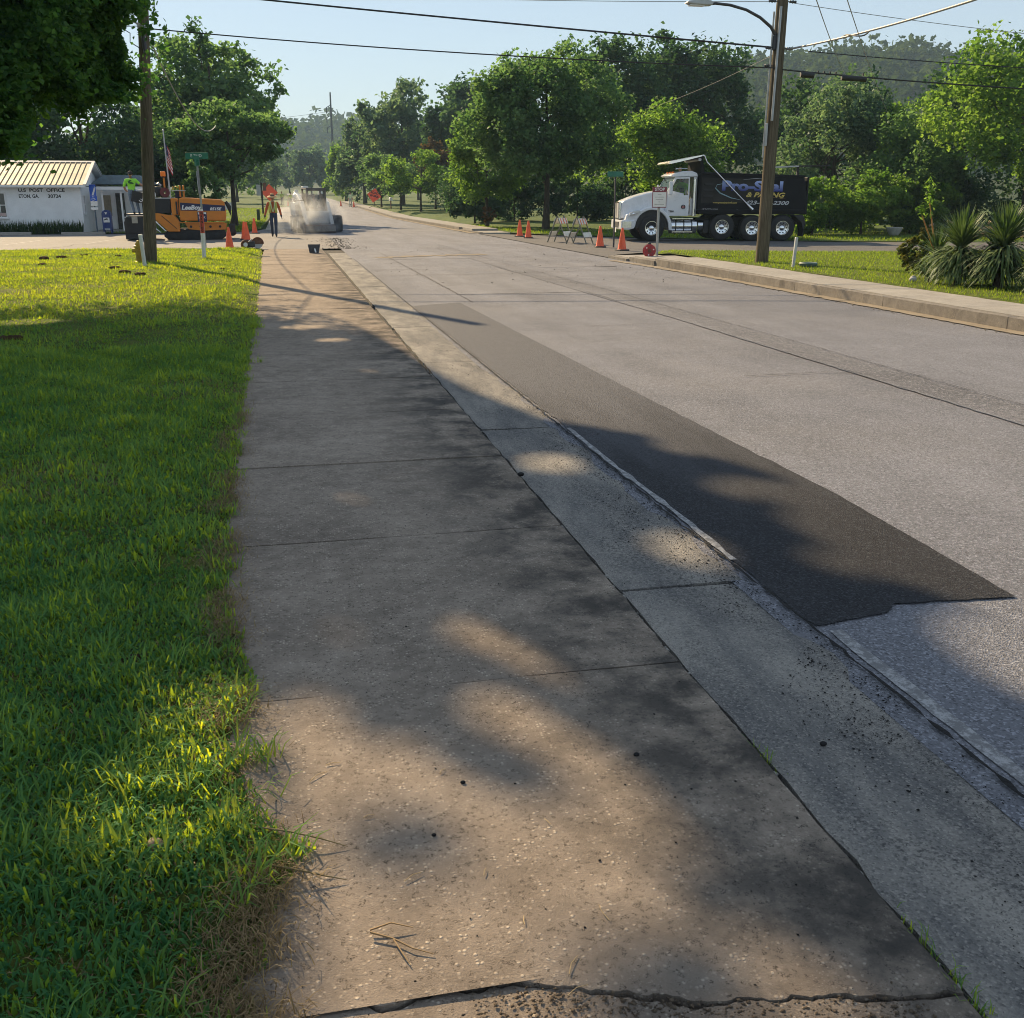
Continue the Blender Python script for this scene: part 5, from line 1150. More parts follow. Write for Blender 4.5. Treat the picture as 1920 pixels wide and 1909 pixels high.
for s in (-1, 1): MB().box((-.004, TW / 2 + s * .27, 1.16), (.02, .42, .56)).build('grille_mesh', K_alu, g_)
for yv in (.02, TW - .02):
    hl_ = MB().prism([(.30, .96), (.74, 1.10), (.72, 1.18), (.50, 1.16), (.32, 1.08)], yv - .05, yv + .05).build('headlight', pm('headlight_lens', (.55, .57, .6), .15, .2), tk, bev=.01)
    MB().sph((.46, yv - (.045 if yv < 1 else -.045), 1.04), (.05, .02, .05), 10, 6).build('lamp_bulb', V_chrome, hl_)
MB().prism([(1.50, 1.58), (1.72, 1.70), (1.72, 1.60)], .285, .31).build('hood_vent', V_blackm, tk); MB().box((1.90, .30, 1.66), (.26, .05, .12)).build('cowl_vent', V_blackm, tk)
MB().cyl((1.48, .42, 1.9), (1.48, .42, 2.10), .03).box((1.48, .42, 2.06), (.06, .10, .14)).build('hood_mirror', V_white, tk, bev=.01)
# cab shell
cabp = [(1.74, .98), (1.80, 1.92), (2.10, 2.42), (2.16, 2.54), (2.60, 2.62), (2.92, 2.58), (2.98, 2.40), (2.98, .98)]
cab = MB()
def slab_y(prof, a, b): cab.prism(prof, a, b)
for a, b in ((.17, .22), (TW - .22, TW - .17)):
    slab_y([(1.74, .98), (1.785, 1.62), (2.98, 1.62), (2.98, .98)] if a > 1 else [(2.72, .98), (2.72, 1.62), (2.98, 1.62), (2.98, .98)], a, b)
    slab_y([(1.80, 1.90), (2.12, 2.44), (2.18, 2.44), (1.86, 1.90)], a, b)
    slab_y([(2.84, 1.60), (2.84, 2.44), (2.98, 2.44), (2.98, 1.60)], a, b)
cab.box((2.955, TW / 2, 1.75), (.05, TW - .34, 1.5)); cab.box((2.36, TW / 2, 1.0), (1.24, TW - .36, .05))
cab.box((1.80, TW / 2, 1.45), (.06, TW - .36, .9))
cabo = cab.build('cab', V_white, tk, bev=.012)
MB().prism([(2.02, 2.42), (1.92, 2.48), (2.10, 2.57), (2.40, 2.64), (2.75, 2.64), (2.96, 2.56), (3.0, 2.42)], .14, TW - .14).build('cab_roof', V_white, tk, 40, .035)
MB().add([(1.83, .24, 1.92), (1.83, TW - .24, 1.92), (2.10, TW - .26, 2.42), (2.10, .26, 2.42)], [(0, 1, 2, 3)]).build('windshield', pm('windshield_glass', (.10, .16, .19), .08, 0, .1, spec=1.), tk)
MB().box((2.0, TW / 2, 2.18), (.02, .04, .62), ry=-.5).build('windshield_pillar', V_blackm, tk)
# driver's door swung slightly open, with a clear window
door = bpy.data.objects.new('door', None); COL.objects.link(door)
door.parent = tk; door.location = (1.82, .16, 0); door.rotation_euler = (0, 0, R(-7))
MB().prism([(0, .96), (.0, 1.86), (.62, 1.74), (.84, 1.74), (.84, .96)], -.03, .03).build('door_skin', V_white, door, bev=.015)
MB().prism([(0, 1.86), (.30, 2.40), (.84, 2.42), (.84, 1.74), (.79, 1.74), (.79, 2.36), (.33, 2.35), (.10, 1.92), (.62, 1.80), (.62, 1.74)], -.025, .025).build('window_frame', V_white, door)
gl_m, gt, go = newmat('clear_side_glass'); gb = bsdf(gt, go, (.9, .95, .95), .03); gb.inputs['Transmission Weight'].default_value = .92; gb.inputs['IOR'].default_value = 1.05
MB().prism([(.10, 1.88), (.34, 2.35), (.79, 2.36), (.79, 1.76), (.62, 1.78)], -.006, .006).build('window_pane', gl_m, door)
MB().lathe([(.055, -.01), (.085, -.01), (.085, 0), (.055, 0)], 20, (.62, -.035, 1.30), 'y', True).build('emblem', V_blackm, door); MB().box((.62, -.036, 1.30), (.10, .01, .05)).build('emblem', K_red, door)
text('T880', .10, (.05, -.034, 1.10), (PI / 2, 0, 0), V_blackm, door, bold=.003)
MB().box((.10, -.22, 2.0), (.14, .07, .50)).build('mirror', V_white, door, bev=.03); MB().tube([(.1, -.2, 2.2), (.14, -.03, 2.2)], .015, 6).tube([(.1, -.2, 1.8), (.14, -.03, 1.8)], .015, 6).build('mirror_arm', V_blackm, door)
MB().cyl((2.86, .10, .95), (2.86, .10, 2.35), .055, n=14).build('exhaust_stack', V_chrome, tk, 50)
for yv in (.7, 1.17, 1.64): MB().sph((2.12, yv, 2.60), (.06, .05, .04), 10, 6).build('roof_marker_lamp', V_amber, tk, 60)
MB().cyl((2.20, .45, 2.74), (2.62, .45, 2.74), .022).cyl((2.15, .45, 2.74), (2.24, .45, 2.74), .05, .035).build('air_horn', V_chrome, tk, 50)
MB().sph((2.38, .62, 2.72), (.07, .07, .09), 12, 8).build('beacon', pm('pale_amber_beacon', (.75, .42, .25), .3), tk, 60)
MB().box((2.45, TW / 2, 1.25), (.55, 1.5, .35)).build('seat_bench', V_blackm, tk, bev=.04)
# chassis, tank, steps
MB().box((3.9, TW / 2, .74), (6.9, .85, .26)).build('chassis', V_blackm, tk)
tank = MB().cyl((1.98, .36, .58), (3.02, .36, .58), .29, n=28).build('fuel_tank', V_chrome, tk, 40)
for x in (2.18, 2.50, 2.82): MB().lathe([(.292, -.02), (.302, -.02), (.302, .02), (.292, .02)], 28, (x, .36, .58), 'x', True).build('strap', V_blackm, tank)
for z_ in (.86, .36): MB().box((2.42, .05, z_), (.82, .12, .035)).build('step', V_chrome, tk)
MB().cyl((3.08, .34, .60), (3.28, .34, .60), .20, n=20).build('air_tank', V_chrome, tk, 40); MB().box((3.42, .4, .55), (.22, .4, .5)).build('toolbox', V_blackm, tk, bev=.02)
# dump body
bx = MB()
bx.prism([(3.02, 1.02), (3.02, 2.50), (3.10, 2.58), (7.18, 2.46), (7.34, 1.62), (7.34, 1.02)], .0, TW)
dump = bx.build('dump_body', V_black, tk, bev=.025)
MB().prism([(3.12, 1.46), (3.12, 2.40), (6.0, 2.32), (5.1, 1.46)], -.012, .01).build('side_panel', V_grey, dump)
MB().box((5.15, -.03, 2.50), (4.1, .08, .08), ry=.029).build('top_rail', V_black, dump, bev=.01); MB().box((5.1, -.025, 1.16), (4.3, .07, .10)).build('lower_rail', V_black, dump, bev=.01)
for z_ in (2.15, 1.93, 1.70): MB().prism([(3.20, z_ + .05), (3.60, z_ + .05), (3.56, z_ - .03), (3.22, z_ - .02)], -.05, -.01).build('side_louvre', V_blackm, dump)
MB().box((7.36, TW / 2, 1.72), (.08, TW - .1, 1.40)).build('tailgate', V_black, tk, bev=.02)
MB().prism([(3.06, 2.50), (3.06, 3.00), (2.95, 3.10), (1.92, 2.90), (1.88, 2.94), (2.55, 3.10), (3.12, 3.22), (3.24, 2.54)], .12, TW - .12).build('cab_shield', V_black, tk)
MB().prism([(1.80, 2.93), (1.86, 3.0), (2.60, 3.13), (3.16, 3.24), (3.16, 3.20), (2.60, 3.06), (1.88, 2.90)], .06, TW - .06).build('shield_top', V_chrome, tk)
MB().cyl((3.0, .02, 3.06), (3.0, TW - .02, 3.06), .06, n=14).build('tarp_roll', K_alu, tk, 50)
MB().tube([(3.14, -.06, 3.22), (3.26, -.07, 2.96), (4.1, -.09, 2.18), (5.12, -.09, 1.24)], .024, 8).build('tarp_arm', V_chrome, tk, 60)
MB().tube([(4.92, -.10, 1.42), (5.16, -.10, 1.20)], [.035, .07], 10).build('tarp_pivot', V_chrome, tk, 50)
MB().prism([(5.95, 2.76), (6.95, 2.80), (6.95, 2.85), (5.95, 2.81)], .05, .5).build('rear_deck_bar', K_alu, tk)
MB().box((7.55, .28, 2.84), (1.35, .45, .05), ry=-.02).build('rear_spreader_frame', V_blackm, tk)
for x in (5.98, 6.98): MB().box((x, .25, 2.64), (.09, .09, .36)).build('frame_post', V_blackm, tk)
MB().box((7.30, .30, .55), (.04, .55, .75)).build('mud_flap', V_tyre, tk); MB().prism([(5.9, 1.0), (7.25, 1.0), (7.38, .66), (7.30, .42), (7.22, .70), (6.9, .98)], .02, .6).build('rear_fender', V_blackm, tk)
def ttext(s, size, x, z, mat, **k): return text(s, size, (x, -.022, z), (PI / 2, R(.8), 0), mat, dump, **k)
ttext('Pro-Seal', .50, 3.90, 1.93, V_blue, bold=.022, sx=1.46)
ttext('& PAVING', .245, 4.88, 1.68, V_yel, shear=.28, bold=.008, sx=1.40)
ttext('LLC', .07, 6.25, 1.60, V_yel, shear=.2); ttext('423-428-2300', .20, 4.86, 1.40, V_silver, shear=.28, bold=.006, sx=1.54)
ttext('www.prosealpavingllc.com', .095, 3.58, 1.44, V_yel, shear=.2, bold=.002, sx=.95)
ttext('US DOT 2446000', .085, 3.16, 1.18, K_white, shear=.1, bold=.002); ttext('24', .06, 4.55, 1.18, K_white)
MB().tube([(4.0, -.02, 2.18), (3.72, -.02, 2.13), (3.66, -.02, 2.0), (3.85, -.02, 1.82), (4.3, -.02, 1.64), (4.75, -.02, 1.55)], [.006, .014, .022, .026, .018, .004], 6).build('swoosh', V_swoosh, dump)
MB().tube([(4.75, -.02, 2.32), (5.2, -.02, 2.36), (5.8, -.02, 2.34)], [.003, .010, .003], 6).build('swoosh', V_silver, dump)
MB().tube([(5.2, -.02, 1.83), (5.9, -.02, 1.67), (6.5, -.02, 1.60)], [.003, .009, .003], 6).build('swoosh', pm('brown_swoosh', (.18, .09, .04), .5), dump)
for x, z_, lb in ((1.22, .50, 1), (4.02, .545, 0), (5.24, .50, 0), (6.46, .50, 0)):
    for yv, sd_ in ((.17, -1), (TW - .17, 1)):
        wheel(tk, x, yv, z_, .50, .30, sd_)
    if x > 4:
        for yv in (.50, TW - .50): MB().lathe([(.27, -.14), (.40, -.14), (.48, -.10), (.50, 0), (.48, .10), (.40, .14), (.27, .14)], 26, (x, yv, z_), 'y').build('inner_tyre', V_tyre, tk, 40)
# ------------------------------------------------------------------ asphalt paver
pv_ = thing('asphalt_paver', 'orange tracked asphalt paver with navy side stripe before post office', 'paver', (-6.15, 44.75, -.012), R(4))
for yv in (.06, 1.75):
    tr_ = MB().prism([(1.66, .0), (3.72, .0), (3.95, .16), (3.88, .36), (3.60, .42), (1.75, .42), (1.50, .30), (1.48, .14)], yv, yv + .36).build('track', V_tyre, pv_, bev=.03)
    for k in range(5): MB().cyl((1.85 + k * .43, yv - .02, .17), (1.85 + k * .43, yv + .02, .17), .10, n=14).build('track_roller', V_blackm, tr_)
    for k in range(16): MB().box((1.62 + k * .135, yv + .18, .008), (.05, .38, .02)).build('track_pad', V_blackm, tr_)
hb = MB().prism([(2.16, .74), (2.14, .95), (2.16, 1.62), (2.3, 1.66), (3.80, 1.58), (3.94, 1.48), (3.98, 1.0), (3.94, .74)], .0, 2.15).build('hopper_side', V_orange, pv_, bev=.05)
MB().prism([(2.20, 1.46), (3.94, 1.34), (3.94, 1.13), (2.20, 1.15)], -.008, 0.01).build('stripe', V_navy, hb)
text('LeeBoy', .235, (2.24, -.012, 1.19), (PI / 2, 0, 0), K_white, hb, shear=.25, bold=.010, sx=1.05); text('8515E', .15, (3.34, -.012, 1.16), (PI / 2, 0, 0), K_white, hb, shear=.25, bold=.006, sx=1.15)
em = MB().box((3.02, -.006, .90), (.36, .012, .40)).build('emblem_panel', V_navy, hb); MB().prism([(2.86, 1.08), (3.18, 1.08), (3.18, 1.0), (3.05, 1.04), (2.98, .98), (2.86, 1.0)], -.020, -.013).build('emblem', K_white, em); text('MAX', .12, (2.88, -.014, .84), (PI / 2, 0, 0), K_white, em, bold=.003)
MB().box((3.0, -.02, .68), (1.75, .05, .035)).build('side_rail', V_orange, pv_)
MB().prism([(2.32, .66), (3.96, .66), (3.94, .40), (3.0, .36), (2.45, .42)], .03, .10).build('hopper_skirt', V_orange, pv_, bev=.01)
for k in range(4): MB().cyl((2.55 + k * .38, .0, .52), (2.55 + k * .38, .05, .52), .05).build('hydraulic_fitting', V_blackm, pv_)
MB().prism([(1.05, 1.03), (1.30, 1.06), (1.70, .98), (1.95, .98), (2.12, .70), (2.12, .33), (1.66, .33), (1.05, .95)], .0, .75).build('conveyor_cover', V_orange, pv_, bev=.02)
MB().box((1.72, -.004, .70), (.74, .02, .022), ry=.75).build('panel_crease', V_blackm, pv_)
MB().tube([(1.02, -.03, .92), (1.55, -.03, .36)], .03, 8).tube([(1.0, -.05, .62), (1.36, -.05, .30)], .025, 8).build('tow_arm', V_chrome, pv_, 50)
MB().box((1.50, .55, 1.33), (.66, 1.1, .56)).build('radiator_housing', V_blackm, pv_, bev=.02)
MB().box((1.98, .5, 1.30), (.26, 1.0, .66)).build('engine_cowl', V_orange, pv_, bev=.03); MB().box((2.06, -.01, 1.25), (.06, .04, .50)).build('cowl_gap', V_blackm, pv_)
MB().box((1.55, .7, 1.63), (.92, 1.35, .04)).build('deck_plate', K_alu, pv_); MB().box((2.20, .5, 1.92), (.50, .8, .03)).build('canopy_tray', K_alu, pv_); MB().box((2.17, .5, 1.77), (.26, .3, .26)).build('battery_box', V_navy, pv_, bev=.02)
for x in (2.24, 2.38): MB().box((x, .25, 1.90), (.07, .10, .46)).build('lift_bracket', V_orange, pv_, bev=.015)
MB().tube([(1.98, .3, 1.95), (1.98, .3, 2.06), (2.10, .3, 2.08), (2.16, .3, 2.02)], .03, 8).build('filler_pipe', K_yel, pv_, 50)
MB().lathe([(.05, -.06), (.19, -.06), (.19, -.04), (.09, -.04), (.09, .04), (.19, .04), (.19, .06), (.05, .06)], 22, (1.66, .1, 1.85), 'y', True).build('hose_reel', pm('dark_red_reel', (.12, .015, .02), .5), pv_, 40)
MB().box((1.66, .35, 2.20), (.07, .05, .52)).build('beacon_post', V_orange, pv_); MB().box((1.64, .35, 2.56), (.20, .16, .20)).build('beacon', V_amber, pv_, bev=.03); MB().cyl((1.64, .35, 2.42), (1.64, .35, 2.47), .07).build('beacon_base', V_blackm, pv_)
MB().lathe([(.0, 0), (.20, 0), (.23, .06), (.22, .30), (.12, .38), (.0, .38)], 18, (1.36, .55, 1.70)).build('air_cleaner', V_blackm, pv_, 50); MB().tube([(1.20, .5, 2.05), (1.25, .5, 2.18), (1.42, .5, 2.2), (1.52, .5, 2.1)], .05, 8).build('exhaust_elbow', K_steel, pv_, 50)
MB().sph((1.24, .1, 1.76), (.07, .06, .12), 10, 7).build('white_rag', K_white, pv_, 60)
scd = MB().prism([(.02, .04), (.95, .04), (1.15, .30), (1.10, .78), (.80, .92), (.10, .92), (.0, .70)], -.05, 2.3).build('screed', V_blackm, pv_, bev=.03)
MB().box((.42, -.06, .80), (.22, .03, .26)).build('warning_plate', pm('weathered_label', (.35, .33, .27), .7), scd); MB().box((.88, -.06, .66), (.14, .02, .12)).build('warning_plate', K_alu, scd)
MB().box((.55, .9, 1.0), (.9, 1.6, .05)).build('operator_platform', V_blackm, pv_)
cons = MB().box((.58, .25, 1.68), (.40, .5, .42), ry=.25).build('control_console', V_blackm, pv_, bev=.03); MB().tube([(.72, -.02, 1.60), (.80, -.03, 1.54), (.72, -.03, 1.48), (.66, -.02, 1.55)], .018, 6).build('control_levers', K_white, cons)
MB().box((.80, .3, 1.26), (.12, .12, .5)).build('console_stand', V_blackm, pv_); MB().tube([(.60, .1, 1.90), (.85, .05, 1.92), (1.0, .05, 1.80)], .04, 8).build('grab_rail', K_alu, pv_, 60)
MB().box((.86, -.05, 1.04), (.12, .02, .05)).build('reflector', K_white, pv_)
MB().tube([(3.98, .1, 1.50), (4.10, .1, 1.30), (4.16, .1, .90), (4.10, .1, .40)], [.06, .09, .10, .06], 8).build('hose_bundle', V_blackm, pv_, 60); MB().cyl((4.16, -.02, .30), (4.16, 2.1, .30), .16, n=18).build('push_roller', V_blackm, pv_, 40)
MB().box((4.16, .0, .42), (.26, .10, .38)).build('roller_arm', V_blackm, pv_, bev=.02)
# ------------------------------------------------------------------ skid steer loader
sk = thing('skid_steer_loader', 'white skid steer loader in a cloud of dust', 'loader', (1.72, 53.0, -.02), R(12))
MB().box((0, .75, .72), (1.15, 1.9, .62)).build('body', V_skid, sk, bev=.06)
MB().box((0, 1.75, 1.0), (1.35, .55, .85)).build('engine_hood', V_skid, sk, bev=.05); MB().box((-.80, 1.25, 1.12), (.22, 1.0, .62)).build('side_box', V_skid, sk, bev=.03); MB().box((-.80, .73, 1.10), (.17, .05, .46)).build('side_panel', pm('dusty_grey_panel', (.30, .27, .24), .7), sk, bev=.02)
fr = MB()
for s in (-1, 1): fr.box((s * .44, .02, 1.45), (.10, .12, 1.18)).box((s * .44, .95, 1.5), (.08, .10, 1.1))
fr.box((0, .02, 2.03), (.98, .14, .12)).box((0, .5, 2.07), (.98, 1.1, .07))
cabf = fr.build('cab_frame', pm('dusty_dark_frame', (.10, .092, .084), .7), sk, bev=.02)
MB().box((0, .0, 1.60), (.80, .012, .78)).build('front_window', gl_m, cabf); MB().box((0, .96, 1.55), (.8, .02, .5)).build('rear_window', pm('pale_rear_glass', (.25, .33, .34), .2), cabf)
MB().box((.46, .5, 1.35), (.04, .9, 1.0)).build('side_screen', V_blackm, cabf); MB().box((-.46, .5, 1.35), (.04, .9, 1.0)).build('side_screen', V_blackm, cabf); MB().box((.14, .05, 1.06), (.55, .08, .26)).build('front_panel', pm('dusty_dark_frame', (.10, .092, .084), .7), cabf)
for s in (-1, 1):
    am = MB().prism([(1.90, 1.75), (1.75, 1.95), (1.1, 1.80), (.3, 1.45), (-.25, .80), (-.55, .42), (-.40, .34), (-.10, .66), (.45, 1.22), (1.15, 1.58)], s * .62 - .09, s * .62 + .09, 'x').build('lift_arm', V_skid, sk, bev=.02)
    MB().cyl((s * .60, -.30, .62), (s * .60, .2, .98), .045).build('tilt_cylinder', V_chrome, am, 50)
    MB().box((s * .60, 1.55, 1.55), (.16, .20, .95)).build('arm_tower', V_skid, sk, bev=.02)
    for yv in (.22, 1.32):
        w_ = MB().lathe([(.20, -.14), (.34, -.15), (.40, -.11), (.42, -.05), (.42, .05), (.40, .11), (.34, .15), (.20, .14)], 26, (0, 0, 0), 'x').build('wheel', V_tyre, sk, 40); w_.location = (s * .82, yv, .42)
        for k in range(14):
            a = 2 * PI * k / 14; MB().box((.06 * (1 if k % 2 else -1), .41 * math.cos(a), .41 * math.sin(a)), (.18, .05, .06), rx=a).build('tread_lug', V_tyre, w_)
        MB().lathe([(.21, s * .10), (.16, s * .06), (.0, s * .08)], 18, (0, 0, 0), 'x').build('rim', V_skid, w_, 40)
MB().cyl((-.95, .4, 1.52), (-.55, .4, 1.52), .015).sph((-.98, .4, 1.52), (.06, .05, .09), 10, 6).build('side_mirror', V_blackm, sk)
at = MB().prism([(-.85, .08), (-.35, .06), (-.28, .34), (-.50, .42), (-.78, .34)], -.80, .70, 'x').build('planer_attachment', pm('dusty_attachment', (.20, .18, .155), .8), sk, bev=.03); MB().cyl((-.80, -.62, .20), (.70, -.62, .20), .19, n=18).build('cutting_drum', K_rust, at, 40)
MB().box((.92, -.42, .44), (.36, .62, .80)).build('attachment_wheel_guard', V_tyre, at, bev=.12)
MB().box((-.25, 1.2, 2.15), (.3, .3, .1)).build('roof_pod', V_skid, sk, bev=.03); MB().sph((-.62, 1.5, 1.72), (.20, .25, .16), 12, 8).build('intake_cap', V_skid, sk, 60)
# ------------------------------------------------------------------ tools
sw = thing('cutoff_saw', 'rust brown cut-off saw with round guard on lawn corner', 'saw', (-1.02, 36.15, .0), R(8))
MB().lathe([(.0, -.03), (.17, -.03), (.17, .03), (.0, .03)], 24, (.20, 0, .19), 'y').build('blade', K_alu, sw, 40)
gd = MB(); gd.prism([(.20 + .20 * math.cos(a), .19 + .20 * math.sin(a)) for a in np.linspace(-.15, PI + .15, 16)], -.05, .05); gd.build('guard', K_rust, sw, bev=.01)
MB().lathe([(.06, -.04), (.15, -.05), (.15, .05), (.06, .04)], 22, (-.20, 0, .15), 'y', True).build('wheel', K_rust, sw, 40); MB().cyl((-.20, -.055, .15), (-.20, .055, .15), .07, n=16).build('wheel_disc', K_white, sw, 40)
MB().box((.0, 0, .16), (.22, .16, .20)).build('engine', K_dsteel, sw, bev=.03); MB().tube([(-.08, 0, .25), (0, 0, .31), (.14, 0, .30), (.18, 0, .20)], .014, 6).build('handle', K_alu, sw, 60)
shv = thing('scoop', 'black square scoop with white handle standing on sidewalk', 'scoop', (.93, 33.1, .005), R(-6))
MB().add([(-.19, 0, .26), (.19, 0, .26), (.14, -.04, .0), (-.14, -.04, .0), (-.19, .03, .26), (.19, .03, .26), (.14, -.01, .0), (-.14, -.01, .0)], [(0, 1, 2, 3), (7, 6, 5, 4), (0, 4, 5, 1), (1, 5, 6, 2), (2, 6, 7, 3), (3, 7, 4, 0)]).build('blade', K_dsteel, shv, bev=.006)
MB().tube([(.02, -.02, .12), (.06, -.16, .03)], .024, 8).build('handle', W_paint, shv, 60)
# ------------------------------------------------------------------ people
SK = pm('skin_tone', (.36, .20, .13), .55, 0, .08); P_hair = pm('dark_hair', (.02, .015, .012), .7)
P_jean = pm('blue_jeans', (.035, .05, .085), .85, 0, .2, 20.); P_jeanl = pm('light_worn_jeans', (.17, .22, .30), .85, 0, .2, 15.); P_boot = pm('dark_work_boot', (.03, .024, .018), .8)
P_rust = pm('rust_red_long_sleeve', (.46, .10, .03), .85, 0, .15, 12.); P_glove = pm('dark_work_glove', (.02, .02, .022), .8); P_vest = pm('hi_vis_yellow_mesh', (.50, .55, .12), .85, 0, .1); P_refl = pm('reflective_lime_band', (.50, .62, .30), .5)
P_straw = pm('straw_hat', (.50, .30, .14), .85, 0, .12, 30.); P_dark = pm('dark_work_clothes', (.03, .03, .035), .85)
def person(label, loc, rz, J, mats, fingers=True, scale=1., group=None):
    """J: joint positions; body = one skinned surface; mats by body region"""
    t = thing('person', label, 'person', loc, rz, group); t.scale = (scale,) * 3
    names = list(J.keys()); pos = {k: Vector(J[k]) for k in names}
    chains = [('pelvis', 'waist', 'chest', 'neck0', 'neck1'), ('chest', 'shl', 'ell', 'wrl', 'hal'), ('chest', 'shr', 'elr', 'wrr', 'har'), ('pelvis', 'hil', 'knl', 'anl', 'hel', 'tol'), ('pelvis', 'hir', 'knr', 'anr', 'her', 'tor')]
    rad = dict(pelvis=(.155, .115), waist=(.145, .105), chest=(.17, .115), neck0=(.06, .06), neck1=(.052, .052), sh=(.082, .082), el=(.058, .058), wr=(.042, .042), ha=(.044, .034), hi=(.098, .098), kn=(.072, .072), an=(.055, .055), he=(.05, .045), to=(.042, .034))
    vs = []; idx = {}; ed = []; rr = []
    for k in names:
        idx[k] = len(vs); vs.append(pos[k]); rr.append(rad.get(k, rad.get(k[:2])))
    for ch in chains:
        for a, b in zip(ch[:-1], ch[1:]): ed.append((idx[a], idx[b]))
    def skinned(vs, ed, rr, root, sub=2):
        bm = bmesh.new(); ly = bm.verts.layers.skin.verify()
        bv = [bm.verts.new(v) for v in vs]; bm.verts.ensure_lookup_table()
        for a, b in ed: bm.edges.new((bv[a], bv[b]))
        for v, r_ in zip(bv, rr): v[ly].radius = r_; v[ly].use_root = False
        bv[root][ly].use_root = True
        me = bpy.data.meshes.new('tmp'); bm.to_mesh(me); bm.free()
        o = bpy.data.objects.new('tmp', me); COL.objects.link(o)
        m = o.modifiers.new('s', 'SKIN'); m.use_smooth_shade = True
        s = o.modifiers.new('u', 'SUBSURF'); s.levels = sub; s.render_levels = sub
        dg = bpy.context.evaluated_depsgraph_get(); me2 = bpy.data.meshes.new_from_object(o.evaluated_get(dg))
        bpy.data.objects.remove(o); return me2
    me = skinned(vs, ed, rr, idx['pelvis'])
    slots = ['skin', 'top', 'pants', 'boot', 'hand', 'arm']; me.materials.clear()
    for s in slots: me.materials.append(mats[s])
    reg = {('pelvis', 'waist'): 'mix', ('waist', 'chest'): 'top', ('chest', 'neck0'): 'top', ('neck0', 'neck1'): 'skin', ('chest', 'sh'): 'top', ('sh', 'el'): 'top', ('el', 'wr'): 'arm', ('wr', 'ha'): 'hand', ('pelvis', 'hi'): 'pants', ('hi', 'kn'): 'pants', ('kn', 'an'): 'pants', ('an', 'he'): 'boot', ('he', 'to'): 'boot'}
    segs = []
    for ch in chains:
        for a, b in zip(ch[:-1], ch[1:]):
            ka = a if a in ('pelvis', 'waist', 'chest', 'neck0', 'neck1') else a[:2]; kb = b if b in ('pelvis', 'waist', 'chest', 'neck0', 'neck1') else b[:2]
            segs.append((pos[a], pos[b], reg[(ka, kb)]))
    for p in me.polygons:
        c = p.center; best = 9; r_ = 'top'
        for a, b, k in segs:
            ab = b - a; f = max(0, min(1, (c - a).dot(ab) / ab.length_squared)); d = (c - (a + ab * f)).length
            if d < best: best = d; r_ = ('pants' if f < .35 else 'top') if k == 'mix' else k
        p.material_index = slots.index(r_); p.use_smooth = True
    link('body', me, None, t)
    # head
    hc = pos['neck1'] + (pos['neck1'] - pos['neck0']).normalized() * .105
    hd = J.get('_face', Vector((0, -1, 0))); hd = Vector(hd).normalized(); ang = math.atan2(hd.x, -hd.y)
    mb = MB().sph((0, 0, 0), (.078, .098, .118), 18, 14)
    for i, v in enumerate(mb.v):
        x, y, z = v
        if z < 0: x *= 1 + z * 1.7; y = y * (1 + z * .9) - .012
        if abs(x) < .03 and y < -.05 and -.045 < z < .03: y -= .026 * (1 - abs(x) / .03)
        if y < -.06 and .01 < z < .045 and .015 < abs(x) < .05: y += .010
        mb.v[i] = (x, y, z)
    for s in (-1, 1): mb.sph((s * .080, .01, -.005), (.014, .026, .034), 8, 6)
    hdo = mb.build('head', mats['skin'], t, 70); hdo.location = hc; hdo.rotation_euler = (0, 0, ang)
    for s in (-1, 1): MB().sph((s * .032, -.090, .022), (.011, .008, .008), 8, 5).build('eye', K_text, hdo)
    MB().box((0, -.094, -.055), (.045, .012, .010)).build('mouth', pm('lip_tone', (.25, .09, .07), .6), hdo)
    hr_ = MB().sph((0, .012, .022), (.086, .104, .108), 16, 10)
    hr_.v = [(x, y, max(z, -.03 if y > 0 else .045)) for x, y, z in hr_.v]; hr_.build('hair', P_hair, hdo, 70)
    # hands: five separate bent fingers rooted in the palm
    if fingers:
        for s in 'lr':
            w, h_ = pos['wr' + s], pos['ha' + s]; d = (h_ - w).normalized(); side = d.cross(Vector((0, 1, 0)));
            if side.length < .1: side = d.cross(Vector((1, 0, 0)))
            side.normalize(); nrm = side.cross(d).normalized()
            V = []; E_ = []; Rr = []
            for k in range(5):
                if k == 4: b0 = h_ - d * .035 + nrm * .026; dirs = [(d * .6 + nrm * .8).normalized(), (d * .9 + nrm * .35 + side * .2).normalized()]; L = (.035, .03)
                else: b0 = h_ + d * .012 + nrm * (k - 1.5) * -.019; dirs = [(d + side * .25).normalized(), (d * .75 + side * .75).normalized()]; L = ((.040, .045, .042, .033)[k], .034)
                i0 = len(V); p1 = b0 + dirs[0] * L[0]; p2 = p1 + dirs[1] * L[1]; V += [b0 - d * .012, b0, p1, p2]; E_ += [(i0, i0 + 1), (i0 + 1, i0 + 2), (i0 + 2, i0 + 3)]; Rr += [(.010, .010), (.010, .010), (.009, .009), (.0075, .0075)]
            bmx = MB()
            for k in range(5): bmx.tube(V[4 * k:4 * k + 4], [.0105, .0105, .0092, .0062], 7)
            bmx.build('fingers', mats['hand'], t, 80)
    return t, hdo, hc
